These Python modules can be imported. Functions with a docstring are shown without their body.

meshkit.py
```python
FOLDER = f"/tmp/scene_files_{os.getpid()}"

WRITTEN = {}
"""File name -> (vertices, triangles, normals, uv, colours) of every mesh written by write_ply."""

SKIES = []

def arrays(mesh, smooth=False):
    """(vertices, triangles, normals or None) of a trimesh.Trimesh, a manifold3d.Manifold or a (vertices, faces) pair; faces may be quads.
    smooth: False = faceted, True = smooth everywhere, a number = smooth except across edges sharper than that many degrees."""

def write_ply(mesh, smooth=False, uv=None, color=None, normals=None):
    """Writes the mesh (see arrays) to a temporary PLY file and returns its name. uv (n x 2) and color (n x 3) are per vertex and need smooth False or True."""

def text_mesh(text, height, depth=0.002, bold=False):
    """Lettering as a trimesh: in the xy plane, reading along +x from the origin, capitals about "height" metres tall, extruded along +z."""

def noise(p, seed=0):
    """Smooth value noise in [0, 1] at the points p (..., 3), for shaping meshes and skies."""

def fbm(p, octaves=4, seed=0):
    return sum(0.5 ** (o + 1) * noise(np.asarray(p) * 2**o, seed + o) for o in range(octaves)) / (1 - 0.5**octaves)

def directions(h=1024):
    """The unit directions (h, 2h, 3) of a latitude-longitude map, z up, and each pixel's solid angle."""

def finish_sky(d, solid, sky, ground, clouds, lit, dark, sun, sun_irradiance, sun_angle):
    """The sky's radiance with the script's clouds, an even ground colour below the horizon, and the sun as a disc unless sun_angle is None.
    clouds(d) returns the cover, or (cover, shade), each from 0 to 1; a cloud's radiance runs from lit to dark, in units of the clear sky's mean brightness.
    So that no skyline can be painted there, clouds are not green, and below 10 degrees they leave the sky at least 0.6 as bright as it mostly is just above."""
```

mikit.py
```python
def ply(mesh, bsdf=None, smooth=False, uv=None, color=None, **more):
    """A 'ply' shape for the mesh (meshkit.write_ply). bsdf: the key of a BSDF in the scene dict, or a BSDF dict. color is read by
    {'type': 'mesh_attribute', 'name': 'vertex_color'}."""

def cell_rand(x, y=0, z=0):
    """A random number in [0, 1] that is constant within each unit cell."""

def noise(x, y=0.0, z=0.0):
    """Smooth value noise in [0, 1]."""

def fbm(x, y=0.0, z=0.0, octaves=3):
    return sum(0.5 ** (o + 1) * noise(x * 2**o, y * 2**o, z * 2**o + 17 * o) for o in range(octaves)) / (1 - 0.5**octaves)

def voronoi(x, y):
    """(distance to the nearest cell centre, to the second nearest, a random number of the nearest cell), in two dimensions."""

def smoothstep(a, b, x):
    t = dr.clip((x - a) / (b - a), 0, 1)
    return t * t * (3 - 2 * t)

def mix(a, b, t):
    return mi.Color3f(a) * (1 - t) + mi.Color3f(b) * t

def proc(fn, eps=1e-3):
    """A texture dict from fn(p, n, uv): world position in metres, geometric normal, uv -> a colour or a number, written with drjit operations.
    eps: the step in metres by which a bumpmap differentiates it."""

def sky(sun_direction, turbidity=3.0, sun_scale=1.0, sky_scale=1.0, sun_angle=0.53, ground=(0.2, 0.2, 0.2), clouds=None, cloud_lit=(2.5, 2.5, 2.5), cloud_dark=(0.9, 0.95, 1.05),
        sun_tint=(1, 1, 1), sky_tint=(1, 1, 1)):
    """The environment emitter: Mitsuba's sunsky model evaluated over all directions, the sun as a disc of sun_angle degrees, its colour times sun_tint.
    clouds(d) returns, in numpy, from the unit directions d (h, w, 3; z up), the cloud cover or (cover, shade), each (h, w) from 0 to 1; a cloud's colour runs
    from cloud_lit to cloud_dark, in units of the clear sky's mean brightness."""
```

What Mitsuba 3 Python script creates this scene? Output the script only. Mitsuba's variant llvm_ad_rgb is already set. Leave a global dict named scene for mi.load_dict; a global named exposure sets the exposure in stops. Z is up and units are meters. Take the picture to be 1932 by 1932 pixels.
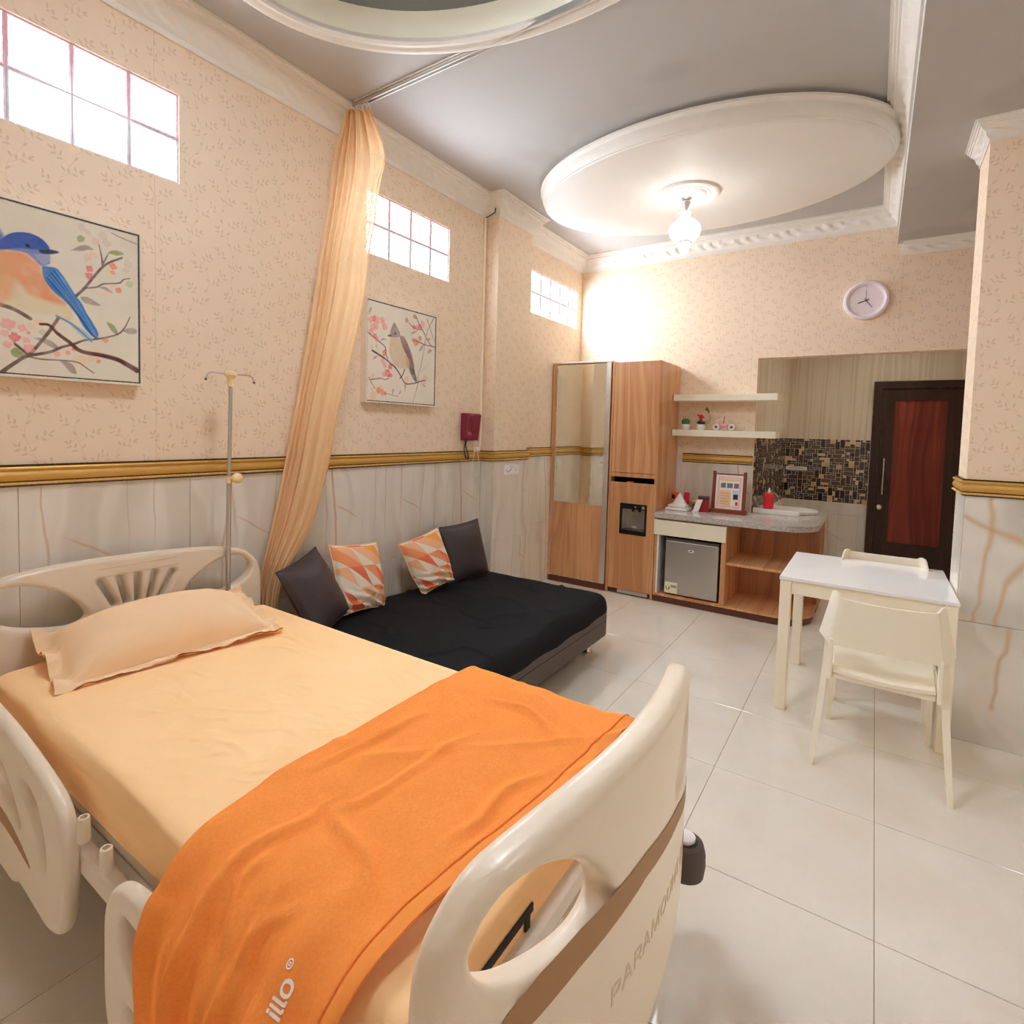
import math, random
import numpy as np
import trimesh
import manifold3d as m3
import drjit as dr
import mitsuba as mi
import mikit, meshkit
from mikit import noise, fbm, smoothstep, mix, cell_rand
from shapely.geometry import Polygon, Point, LineString, box as sbox
from shapely import affinity, union_all

T = mi.ScalarTransform4f
scene, labels = {}, {}
rng = np.random.default_rng(7)
random.seed(7)

# ---------------------------------------------------------------- camera, exposure
R_CAM = np.array([[0.823153, 0.567209, 0.026322], [0.051676, -0.028669, -0.998252], [-0.565463, 0.823075, -0.05291]])          # rows: picture right, picture down, view direction
EYE = np.array([0.0, 0.0, 1.5])
_m = np.eye(4)
_m[:3, 0], _m[:3, 1], _m[:3, 2], _m[:3, 3] = -R_CAM[0], -R_CAM[1], R_CAM[2], EYE
scene['camera'] = {'type': 'perspective', 'fov': math.degrees(2 * math.atan(966 / 1041.68)), 'fov_axis': 'x', 'near_clip': 0.02, 'far_clip': 60.0,
                   'principal_point_offset_x': 0.017541, 'principal_point_offset_y': 0.053027, 'to_world': T(_m)}
exposure = 1.22
WINDOW_L = 12.5      # radiance of the glass blocks in daylight
GLOBE_L = 4.5       # radiance of the pendant globe
SOFFIT_L, RECESS_L, TRAY_L = 20.0, 19.0, 16.5     # unseen flush lamps added for fill
DAY = (0.86, 0.98, 1.12)     # colour of the daylight


# ---------------------------------------------------------------- helpers
def lin(c):
    return [((v / 255) / 12.92 if v / 255 <= 0.04045 else ((v / 255 + 0.055) / 1.055) ** 2.4) for v in c]


def rgb(c):
    return {'type': 'rgb', 'value': lin(c)}


def C3(c):
    return mi.Color3f(*lin(c))


def principled(name, base, rough=0.5, spec=0.5, metal=0.0, **kw):
    b = rgb(base) if isinstance(base, (tuple, list)) else base
    scene[name] = {'type': 'twosided', 'bsdf': {'type': 'principled', 'base_color': b, 'roughness': rough, 'specular': spec, 'metallic': metal, **kw}}


def put(key, mesh, bsdf, smooth=False, label=None, cat=None, group=None, kind=None, **more):
    """One entry of the scene under its key (numbered when taken)."""
    k, n = key, 0
    while k in scene:
        n += 1
        k = f'{key}_{n:03d}'
    scene[k] = mikit.ply(mesh, bsdf, smooth=smooth, **more) if not isinstance(mesh, dict) else mesh
    if label or cat or group or kind:
        tag(k, label, cat, group, kind)
    return k


def tag(k, label=None, cat=None, group=None, kind=None):
    d = labels.setdefault(k, {})
    for a, b in (('label', label), ('category', cat), ('group', group), ('kind', kind)):
        if b:
            d[a] = b


def thing(key, label, cat, group=None):
    k, n = key, 0
    while k in labels or any(q.startswith(k + '__') for q in scene):
        n += 1
        k = f'{key}_{n:03d}'
    tag(k, label, cat, group)
    return k


def man(m):
    a = m.to_mesh()
    return trimesh.Trimesh(np.array(a.vert_properties[:, :3], float), np.array(a.tri_verts), process=False)


def tomani(t):
    return m3.Manifold(m3.Mesh(np.asarray(t.vertices, np.float32), np.asarray(t.faces, np.uint32)))


def cat_(ms):
    return trimesh.util.concatenate([man(m) if isinstance(m, m3.Manifold) else m for m in ms])


def box(lo, hi, c=0.0):
    """Box from lo to hi with chamfered edges."""
    lo, hi = np.minimum(lo, hi).astype(float), np.maximum(lo, hi).astype(float)
    c = min(c, 0.49 * float((hi - lo).min()))
    if c <= 0:
        return trimesh.creation.box(bounds=[lo, hi])
    pts = []
    for k in range(3):
        i, j = [q for q in range(3) if q != k]
        for s in np.ndindex(2, 2, 2):
            p = np.array([hi[q] - c if s[q] else lo[q] + c for q in range(3)])
            p[k] = hi[k] if s[k] else lo[k]
            pts.append(p)
    return trimesh.convex.convex_hull(np.array(pts))


def rbox(lo, hi, r, n=10, m=4):
    """Rounded box with a fine, even grid on its faces."""
    lo, hi = np.asarray(lo, float), np.asarray(hi, float)

    def line(a, b, size):
        k = max(2, int(math.ceil(size / n)))
        e = r * (1 - np.cos(np.linspace(0, math.pi / 2, m + 1)))
        return np.unique(np.round(np.concatenate([a + e, np.linspace(a + r, b - r, k + 1), b - e]), 6))
    g = [line(lo[k], hi[k], hi[k] - lo[k]) for k in range(3)]
    V, F, at = [], [], 0
    for k in range(3):
        i, j = (k + 1) % 3, (k + 2) % 3
        for side in (0, 1):
            A, B = np.meshgrid(g[i], g[j], indexing='ij')
            P = np.zeros(A.shape + (3,))
            P[..., i], P[..., j], P[..., k] = A, B, (hi if side else lo)[k]
            na, nb = A.shape
            idx = np.arange(na * nb).reshape(na, nb)
            q = np.stack([idx[:-1, :-1], idx[1:, :-1], idx[1:, 1:], idx[:-1, 1:]], -1).reshape(-1, 4)
            if not side:
                q = q[:, ::-1]
            V.append(P.reshape(-1, 3)); F.append(q + at); at += na * nb
    v, f = np.vstack(V), np.vstack(F)
    inner = np.clip(v, lo + r, hi - r)
    d = v - inner
    L = np.linalg.norm(d, axis=1, keepdims=True)
    v = np.where(L > 1e-9, inner + d / np.maximum(L, 1e-9) * r, v)
    t = trimesh.Trimesh(v, np.vstack([f[:, [0, 1, 2]], f[:, [0, 2, 3]]]), process=False)
    t.merge_vertices(digits_vertex=5)
    return t


def grid(P, uv=None, flip=False):
    """Open sheet from an (n, m, 3) array."""
    n, m = P.shape[:2]
    idx = np.arange(n * m).reshape(n, m)
    q = np.stack([idx[:-1, :-1], idx[1:, :-1], idx[1:, 1:], idx[:-1, 1:]], -1).reshape(-1, 4)
    if flip:
        q = q[:, ::-1]
    return trimesh.Trimesh(P.reshape(-1, 3), np.vstack([q[:, [0, 1, 2]], q[:, [0, 2, 3]]]), process=False)


def thick(P, t):
    """Closed cloth from an (n, m, 3) array, t thick below the sheet."""
    a = np.gradient(P, axis=0); b = np.gradient(P, axis=1)
    N = np.cross(a, b); N /= np.linalg.norm(N, axis=-1, keepdims=True) + 1e-12
    Q = P - N * t
    n, m = P.shape[:2]
    idx = np.arange(n * m).reshape(n, m)
    q = np.stack([idx[:-1, :-1], idx[1:, :-1], idx[1:, 1:], idx[:-1, 1:]], -1).reshape(-1, 4)
    ring = np.concatenate([idx[:, 0], idx[-1, 1:], idx[-2::-1, -1], idx[0, -2:0:-1]])
    nx = np.roll(ring, -1)
    side = np.stack([nx, ring, ring + n * m, nx + n * m], 1)[:, ::-1]
    f = np.vstack([q, q[:, ::-1] + n * m, side])
    return trimesh.Trimesh(np.vstack([P.reshape(-1, 3), Q.reshape(-1, 3)]), np.vstack([f[:, [0, 1, 2]], f[:, [0, 2, 3]]]), process=False)


def tube(pts, rad, n=10, cap=True):
    p = np.asarray(pts, float)
    rad = np.broadcast_to(np.asarray(rad, float), (len(p),))
    t = np.gradient(p, axis=0); t /= np.linalg.norm(t, axis=1, keepdims=True) + 1e-12
    a = np.cross(t[0], [0, 0, 1.0]) if abs(t[0][2]) < 0.9 else np.cross(t[0], [1.0, 0, 0])
    a /= np.linalg.norm(a)
    rings, ang = [], np.arange(n) * 2 * np.pi / n
    for k in range(len(p)):
        a = a - (a @ t[k]) * t[k]; a /= np.linalg.norm(a)
        b = np.cross(t[k], a)
        rings.append(p[k] + rad[k] * (np.cos(ang)[:, None] * a + np.sin(ang)[:, None] * b))
    v = np.vstack(rings + ([p[:1], p[-1:]] if cap else []))
    f = []
    for k in range(len(p) - 1):
        for i in range(n):
            j = (i + 1) % n
            f += [[k * n + i, k * n + j, (k + 1) * n + j], [k * n + i, (k + 1) * n + j, (k + 1) * n + i]]
    if cap:
        c0, c1, e = len(p) * n, len(p) * n + 1, (len(p) - 1) * n
        for i in range(n):
            j = (i + 1) % n
            f += [[c0, j, i], [c1, e + i, e + j]]
    return trimesh.Trimesh(v, np.array(f), process=False)


def curve(pts, n=24):
    """Smooth curve (Catmull-Rom) through the points."""
    p = np.asarray(pts, float)
    q = np.vstack([2 * p[0] - p[1], p, 2 * p[-1] - p[-2]])
    out = []
    for i in range(1, len(q) - 2):
        t = np.linspace(0, 1, n, endpoint=False)[:, None]
        a, b, c, d = q[i - 1], q[i], q[i + 1], q[i + 2]
        out.append(0.5 * (2 * b + (c - a) * t + (2 * a - 5 * b + 4 * c - d) * t ** 2 + (3 * b - a - 3 * c + d) * t ** 3))
    return np.vstack(out + [p[-1:]])


def lathe(profile, center=(0, 0, 0), n=32, axis=2):
    """Solid of revolution; profile: (radius, height) from bottom to top."""
    pr = np.asarray(profile, float)
    ang = np.arange(n) * 2 * np.pi / n
    v = np.stack([pr[:, None, 0] * np.cos(ang), pr[:, None, 0] * np.sin(ang), np.broadcast_to(pr[:, None, 1], (len(pr), n))], -1)
    k, i = np.meshgrid(np.arange(len(pr) - 1), np.arange(n), indexing='ij')
    q = np.stack([k * n + i, k * n + (i + 1) % n, (k + 1) * n + (i + 1) % n, (k + 1) * n + i], -1).reshape(-1, 4)
    verts = np.vstack([v.reshape(-1, 3), [[0, 0, pr[0, 1]], [0, 0, pr[-1, 1]]]])
    i = np.arange(n); b, e = len(pr) * n, (len(pr) - 1) * n
    f = np.vstack([q[:, [0, 1, 2]], q[:, [0, 2, 3]], np.stack([i * 0 + b, (i + 1) % n, i], 1), np.stack([i * 0 + b + 1, e + i, e + (i + 1) % n], 1)])
    if axis == 0:
        verts = verts[:, [2, 0, 1]]
    elif axis == 1:
        verts = verts[:, [1, 2, 0]]
    return trimesh.Trimesh(verts + np.asarray(center, float), f, process=False)


def extrude(poly, axis, a, b):
    """Shapely polygon extruded from a to b along the axis; its plane is (y, z), (x, z) or (x, y)."""
    parts = [trimesh.creation.extrude_polygon(g, abs(b - a), engine='earcut') for g in getattr(poly, 'geoms', [poly])]
    t = trimesh.util.concatenate(parts)
    v = t.vertices.copy(); lo = min(a, b)
    o = np.zeros_like(v)
    i, j = [q for q in range(3) if q != axis]
    o[:, i], o[:, j], o[:, axis] = v[:, 0], v[:, 1], v[:, 2] + lo
    f = t.faces[:, ::-1] if axis == 1 else t.faces
    return trimesh.Trimesh(o, f, process=False)


def soft_slab(poly, axis, a, b, r, edge):
    """Extruded polygon (with holes) whose edges are rounded by r, meshed at about `edge`."""
    from shapely import points, distance, contains
    lo2, hi2 = np.array(poly.bounds[:2]) - 3 * edge, np.array(poly.bounds[2:]) + 3 * edge
    nx, ny = (np.ceil((hi2 - lo2) / (edge * 0.5)).astype(int) + 1)
    gx, gy = np.linspace(lo2[0], hi2[0], nx), np.linspace(lo2[1], hi2[1], ny)
    X, Y = np.meshgrid(gx, gy, indexing='ij')
    pp = points(X.ravel(), Y.ravel())
    d = distance(poly.boundary, pp)
    d = np.where(contains(poly, pp), -d, d).reshape(nx, ny)
    D = d.tolist(); sx, sy = (nx - 1) / (hi2[0] - lo2[0]), (ny - 1) / (hi2[1] - lo2[1])
    mid, half = (a + b) / 2, abs(b - a) / 2
    hyp = math.hypot

    def f(x, y, z):
        u, v = (x - lo2[0]) * sx, (y - lo2[1]) * sy
        i, j = min(max(int(u), 0), nx - 2), min(max(int(v), 0), ny - 2)
        u -= i; v -= j
        r0, r1 = D[i], D[i + 1]
        q = (r0[j] * (1 - v) + r0[j + 1] * v) * (1 - u) + (r1[j] * (1 - v) + r1[j + 1] * v) * u + r
        w = abs(z - mid) - half + r
        if q > 0 and w > 0:
            return r - hyp(q, w)
        return r - max(q, w)
    M = m3.Manifold.level_set(f, [lo2[0], lo2[1], mid - half - 2 * edge, hi2[0], hi2[1], mid + half + 2 * edge], edge, 0.0)
    t = man(M)
    v = t.vertices
    o = np.zeros_like(v)
    i, j = [q for q in range(3) if q != axis]
    o[:, i], o[:, j], o[:, axis] = v[:, 0], v[:, 1], v[:, 2]
    return trimesh.Trimesh(o, t.faces[:, ::-1] if axis == 1 else t.faces, process=False)


def spoly(pts, n=10):
    """Smooth closed polygon through the points."""
    p = np.asarray(pts, float); k = len(p)
    q = np.vstack([p[-1:], p, p[:2]])
    out = []
    for i in range(1, k + 1):
        t = np.linspace(0, 1, n, endpoint=False)[:, None]
        a, b, c, d = q[i - 1], q[i], q[i + 1], q[i + 2]
        out.append(0.5 * (2 * b + (c - a) * t + (2 * a - 5 * b + 4 * c - d) * t ** 2 + (3 * b - a - 3 * c + d) * t ** 3))
    return Polygon(np.vstack(out)).buffer(0)


def mold(path, profile, step=0.02, relief=None, ends=True):
    """Moulding swept along a level path (x, y points, the room on its right); profile: (distance from the wall, z)."""
    p = np.asarray(path, float)
    d = np.diff(p, axis=0); L = np.linalg.norm(d, axis=1); d /= L[:, None]
    nr = np.stack([d[:, 1], -d[:, 0]], 1)
    pr = np.asarray(profile, float)
    rows, s0 = [], 0.0
    for k in range(len(d)):
        a = nr[k] if k == 0 else (nr[k - 1] + nr[k]) / (1 + nr[k - 1] @ nr[k])
        b = nr[k] if k == len(d) - 1 else (nr[k] + nr[k + 1]) / (1 + nr[k] @ nr[k + 1])
        m = max(1, int(round(L[k] / step)))
        for i in range(m + 1):
            if i == 0 and k > 0:
                continue
            t = i / m
            base = p[k] + d[k] * L[k] * t
            s = s0 + L[k] * t
            off = pr[:, 0] + (relief(s, pr) if relief else 0)
            da = (a * (1 - t) + b * t) if m == 1 else (a if i == 0 else b if i == m else nr[k])
            # along the run, slide towards the mitre so that neighbouring rows do not cross
            e0 = (a - nr[k]) @ d[k]; e1 = (b - nr[k]) @ d[k]
            along = off * (e0 * (1 - t) + e1 * t)
            xy = base + np.outer(off, nr[k]) + np.outer(along, d[k])
            rows.append(np.column_stack([xy, pr[:, 1]]))
        s0 += L[k]
    P = np.array(rows)
    t = grid(P, flip=True)
    if ends:
        n, m = P.shape[:2]
        c = m3.CrossSection([np.ascontiguousarray(pr)]) if False else None
        tri = trimesh.creation.triangulate_polygon(Polygon(pr).buffer(0), engine='earcut')
        from scipy.spatial import cKDTree
        kt = cKDTree(pr); ix = kt.query(tri[0])[1]
        f0 = ix[tri[1]]
        t = trimesh.Trimesh(t.vertices, np.vstack([t.faces, f0, f0[:, ::-1] + (n - 1) * m]), process=False)
    return t


def cushion_mesh(w, h, d, n=40, pinch=0.06, power=0.55):
    u = np.linspace(-1, 1, n)
    U, V = np.meshgrid(u, u, indexing='ij')
    f = ((1 - np.abs(U) ** 2.6) * (1 - np.abs(V) ** 2.6))
    f = np.maximum(f, 0) ** power
    X = U * w / 2 * (1 - pinch * (1 - V ** 2)); Y = V * h / 2 * (1 - pinch * (1 - U ** 2))
    top = np.stack([X, Y, f * d / 2], -1); bot = np.stack([X, Y, -f * d / 2], -1)
    a, b = grid(top), grid(bot, flip=True)
    uv = np.vstack([np.stack([U, V], -1).reshape(-1, 2)] * 2) * 0.5 + 0.5
    t = trimesh.Trimesh(np.vstack([a.vertices, b.vertices]), np.vstack([a.faces, b.faces + len(a.vertices)]), process=False)
    return t, uv


def frame(mesh, origin, ex, ey, ez):
    """The mesh with its x, y, z axes laid along the given vectors."""
    B = np.stack([np.asarray(v, float) / np.linalg.norm(v) for v in (ex, ey, ez)])
    t = mesh.copy(); t.vertices = mesh.vertices @ B + np.asarray(origin, float)
    if np.linalg.det(B) < 0:
        t.faces = t.faces[:, ::-1]
    return t


# ---------------------------------------------------------------- materials
LEAVES, STEMS = [], []
_r = np.random.default_rng(3)
PU, PV = 0.31, 0.60


def _stem_x(v):
    return 0.05 * math.sin(2 * math.pi * v / PV)


for _k in range(6):                      # side shoots with leaves, alternately left and right of the main stem
    v0 = (_k + 0.15) * PV / 6; s = 1 if _k % 2 else -1
    a = (_stem_x(v0), v0); ang = math.radians(90 - s * 52)
    b = (a[0] + 0.135 * math.cos(ang), a[1] + 0.135 * math.sin(ang))
    STEMS.append((a, b))
    for t, side in ((0.42, 1), (0.6, -1), (0.8, 1), (1.0, 0), (0.95, -1)):
        q = (a[0] + (b[0] - a[0]) * t, a[1] + (b[1] - a[1]) * t)
        an = ang + side * 0.95 + _r.uniform(-.2, .2)
        LEAVES.append((q[0] + 0.024 * math.cos(an), q[1] + 0.024 * math.sin(an), an))
    q = (_stem_x(v0 + .05), v0 + .05); an = math.radians(90 + s * 40)
    LEAVES.append((q[0] + 0.024 * math.cos(an), q[1] + 0.024 * math.sin(an), an))


def wall_uv(p, n):
    return dr.select(dr.abs(n.x) > 0.5, p.y, p.x), p.z


def vine(u, v, k=1.95):
    u, v = u * k, v * k
    u = u + 0.05 * dr.sin(v * 4.1) + 0.03 * dr.sin(v * 9.7 + 1)
    col = dr.floor(u / PU)
    v = v + dr.select(cell_rand(col) > 0.5, 0.0, 0.5) * PV + cell_rand(col, 3) * PV
    lu = u - (col + 0.5) * PU
    lv = v - dr.floor(v / PV) * PV
    ph = lv * (2 * math.pi / PV)
    f = 0.05 * dr.sin(ph)
    d = dr.abs(lu - f) / dr.sqrt(1 + dr.square(0.05 * 2 * math.pi / PV * dr.cos(ph))) - 0.0012
    for (ax, ay), (bx, by) in STEMS:
        for sh in ((0.0, PV) if by > PV else (0.0,)):
            x, y = lu - ax, lv - ay + sh
            h = dr.clip((x * (bx - ax) + y * (by - ay)) / ((bx - ax) ** 2 + (by - ay) ** 2), 0, 1)
            d = dr.minimum(d, dr.sqrt(dr.square(x - h * (bx - ax)) + dr.square(y - h * (by - ay))) - 0.0010)
    m = 1 - smoothstep(0.0, 0.0012, d)
    leaf = mi.Float(0)
    for cx, cy, an in LEAVES:
        cy = cy % PV
        x, y = lu - cx, lv - cy
        y = y - PV * dr.round(y / PV)
        ca, sa = math.cos(an), math.sin(an)
        a, b = (x * ca + y * sa) / 0.0205, (y * ca - x * sa) / 0.0085
        leaf = dr.maximum(leaf, 1 - smoothstep(0.75, 1.05, dr.square(a) + dr.square(b) * dr.clip(1 + 0.35 * a, 0.5, 1.6)))
    return dr.maximum(m * 0.8, leaf)


def f_wallpaper(p, n, uv):
    u, v = wall_uv(p, n)
    m = vine(u, v)
    base = mix(lin((231, 209, 184)), lin((236, 215, 190)), noise(u * 0.9, v * 0.8, 3))
    seam = 1 - smoothstep(0.0008, 0.0022, dr.abs(u - 0.106 - 1.06 * dr.round((u - 0.106) / 1.06) - 0.54 + 0.53))
    base = mix(base, lin((176, 148, 112)), seam * 0.35)
    return mix(base, lin((192, 164, 132)), m * 0.46)


def f_marble(p, n, uv):
    u, v = wall_uv(p, n)
    cu = dr.floor((u - 1.32) / 0.632)
    lu = u - 1.32 - cu * 0.632
    sh = (cell_rand(cu, 5) - 0.5) * 0.12
    w = (fbm(u * 4, v * 2.0, 3) - 0.5)
    streak = noise(u * 13 + w * 4, v * 0.7, 4)
    fine = noise(u * 46 + w * 12, v * 1.8, 9)
    base = mix(lin((228, 222, 211)), lin((205, 197, 182)), smoothstep(0.3, 0.85, streak) * 0.7 + fine * 0.2)
    for i, (x0, sl, wd, st) in enumerate(((0.09, 0.05, 0.006, 0.55), (0.27, -0.06, 0.010, 0.75), (0.37, 0.05, 0.006, 0.5), (0.53, 0.02, 0.007, 0.5))):
        c = x0 + sh + sl * v + 0.05 * (noise(v * 2.4, i * 7.3, cu) - 0.5) + 0.010 * (noise(v * 19, i, 5) - 0.5)
        m = 1 - smoothstep(0, 1, dr.abs(lu - c) / (wd * (0.3 + 1.4 * noise(v * 6, i * 3.1, 8))))
        base = mix(base, lin((190, 148, 104)), m * st * smoothstep(0.3, 0.75, noise(v * 2.6, i * 5.7, cu + 1)))
    zz = v - dr.floor(v / 0.605) * 0.605
    dg = dr.abs((lu - 0.3 - sh) * 0.55 + (zz - 0.36) + 0.05 * w) / 0.010
    m = (1 - smoothstep(0, 1, dg)) * (1 - smoothstep(0.03, 0.13, dr.abs(lu - 0.3 - sh)))
    return mix(base, lin((200, 156, 106)), m * 0.6)


def f_marble_big(p, n, uv):
    """The pillar's slabs: broad, soft ochre veins."""
    u, v = wall_uv(p, n)
    w = fbm(u * 2.6, v * 2.6, 2) - 0.5
    base = mix(lin((232, 226, 216)), lin((204, 199, 189)), smoothstep(0.3, 0.8, fbm(u * 4 + w * 2, v * 3, 6)))
    lv = v - dr.floor(v / 0.605) * 0.605
    wu, wv = u + 0.022 * (noise(u * 14, v * 14, 3) - 0.5), v + 0.022 * (noise(u * 14, v * 14, 8) - 0.5)
    for L in (((.482, 1.25), (.485, 1.05), (.462, .83), (.456, .61)), ((.38, 1.12), (.479, 1.075), (.55, 1.045), (.70, 1.0)), ((.66, 1.0), (.553, .81), (.54, .70), (.532, .61)), ((.58, .605), (.556, .40), (.54, .2))):
        best = mi.Float(9.0)
        for (ax, ay), (bx, by) in zip(L[:-1], L[1:]):
            h = dr.clip(((wu - ax) * (bx - ax) + (wv - ay) * (by - ay)) / ((bx - ax) ** 2 + (by - ay) ** 2), 0, 1)
            best = dr.minimum(best, dr.sqrt(dr.square(wu - ax - h * (bx - ax)) + dr.square(wv - ay - h * (by - ay))))
        m = dr.exp(-dr.square(best / (0.006 + 0.012 * noise(u * 7, v * 7, 5))))
        base = mix(base, lin((200, 160, 108)), m * 0.62)
    return base


def f_floor(p, n, uv):
    w = fbm(p.x * 2.2, p.y * 2.2, 4)
    return mix(lin((229, 222, 209)), lin((221, 211, 195)), smoothstep(0.3, 0.75, w) * 0.8 + 0.2 * noise(p.x * 40, p.y * 40, 1))


def wood(a, b, c, su=22.0, sv=0.7):
    def fn(p, n, uv):
        u, v = wall_uv(p, n)
        u = u + p.x * 0.37
        w = fbm(u * 4, v * 0.8, 3) - 0.5
        g = noise(u * su + w * 9, v * sv, 2)
        h = noise(u * 110 + w * 20, v * 2.2, 5)
        k = noise(u * 3.2 + w, v * 0.35, 8)
        col = mix(lin(a), lin(b), smoothstep(0.25, 0.8, 0.55 * g + 0.45 * k))
        return mix(col, lin(c), smoothstep(0.55, 0.95, h) * 0.45)
    return fn


def f_granite(p, n, uv):
    a = noise(p.x * 330, p.y * 330, p.z * 330)
    b = noise(p.x * 190 + 7, p.y * 190, p.z * 190)
    col = mix(lin((158, 152, 147)), lin((204, 199, 194)), smoothstep(0.3, 0.7, b))
    col = mix(col, lin((98, 92, 88)), smoothstep(0.66, 0.78, a) * 0.7)
    return mix(col, lin((228, 224, 218)), (1 - smoothstep(0.2, 0.3, a)) * 0.6)


def f_ceiling(p, n, uv):
    s = smoothstep(0.62, 0.78, fbm(p.x * 2.1, p.y * 2.1, 9))
    return mix(lin((186, 183, 179)), lin((176, 172, 167)), s * 0.6)


def f_recess(p, n, uv):
    u, v = wall_uv(p, n)
    g = noise(u * 55 + (fbm(u * 4, v * 2, 3) - 0.5) * 2, v * 0.8, 2)
    s = smoothstep(0.35, 0.9, noise(u * 9, v * 0.4, 6))
    return mix(lin((224, 210, 186)), lin((196, 180, 154)), 0.55 * smoothstep(0.35, 0.85, g) + 0.25 * s)


def f_sheet(p, n, uv):
    return mix(lin((247, 204, 150)), lin((249, 209, 157)), noise(p.x * 6, p.y * 6, p.z * 6))


def f_blanket(p, n, uv):
    w = noise(p.x * 260, p.y * 260, p.z * 260)
    return mix(lin((232, 134, 62)), lin((243, 152, 80)), 0.75 * w + 0.25 * noise(p.x * 30, p.y * 30, p.z * 30))


def f_tri(p, n, uv):
    """Printed triangles, each of one plain colour."""
    x, y = uv.x * 3.6 + 0.35 + 7 * dr.select(n.y > 5, 1.0, 0.0), uv.y * 3.1
    r = dr.floor(y); xs = x + 0.5 * y - 0.5 * r * 0 
    a = dr.floor(xs); up = dr.select((xs - a) + (y - r) > 1, 1.0, 0.0)
    k = cell_rand(a + 3, r + 11, up)
    col = C3((236, 224, 205))
    col = dr.select(k > 0.22, C3((240, 178, 132)), col)
    col = dr.select(k > 0.40, C3((238, 140, 78)), col)
    col = dr.select(k > 0.58, C3((232, 92, 40)), col)
    col = dr.select(k > 0.72, C3((240, 150, 30)), col)
    col = dr.select(k > 0.80, C3((235, 220, 200)), col)
    return mix(col, lin((236, 224, 205)), 0.25 * noise(uv.x * 160, uv.y * 160))


def f_curtain(p, n, uv):
    return mix(lin((241, 209, 168)), lin((234, 200, 156)), noise(p.x * 9, p.y * 9, p.z * 2))


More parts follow.
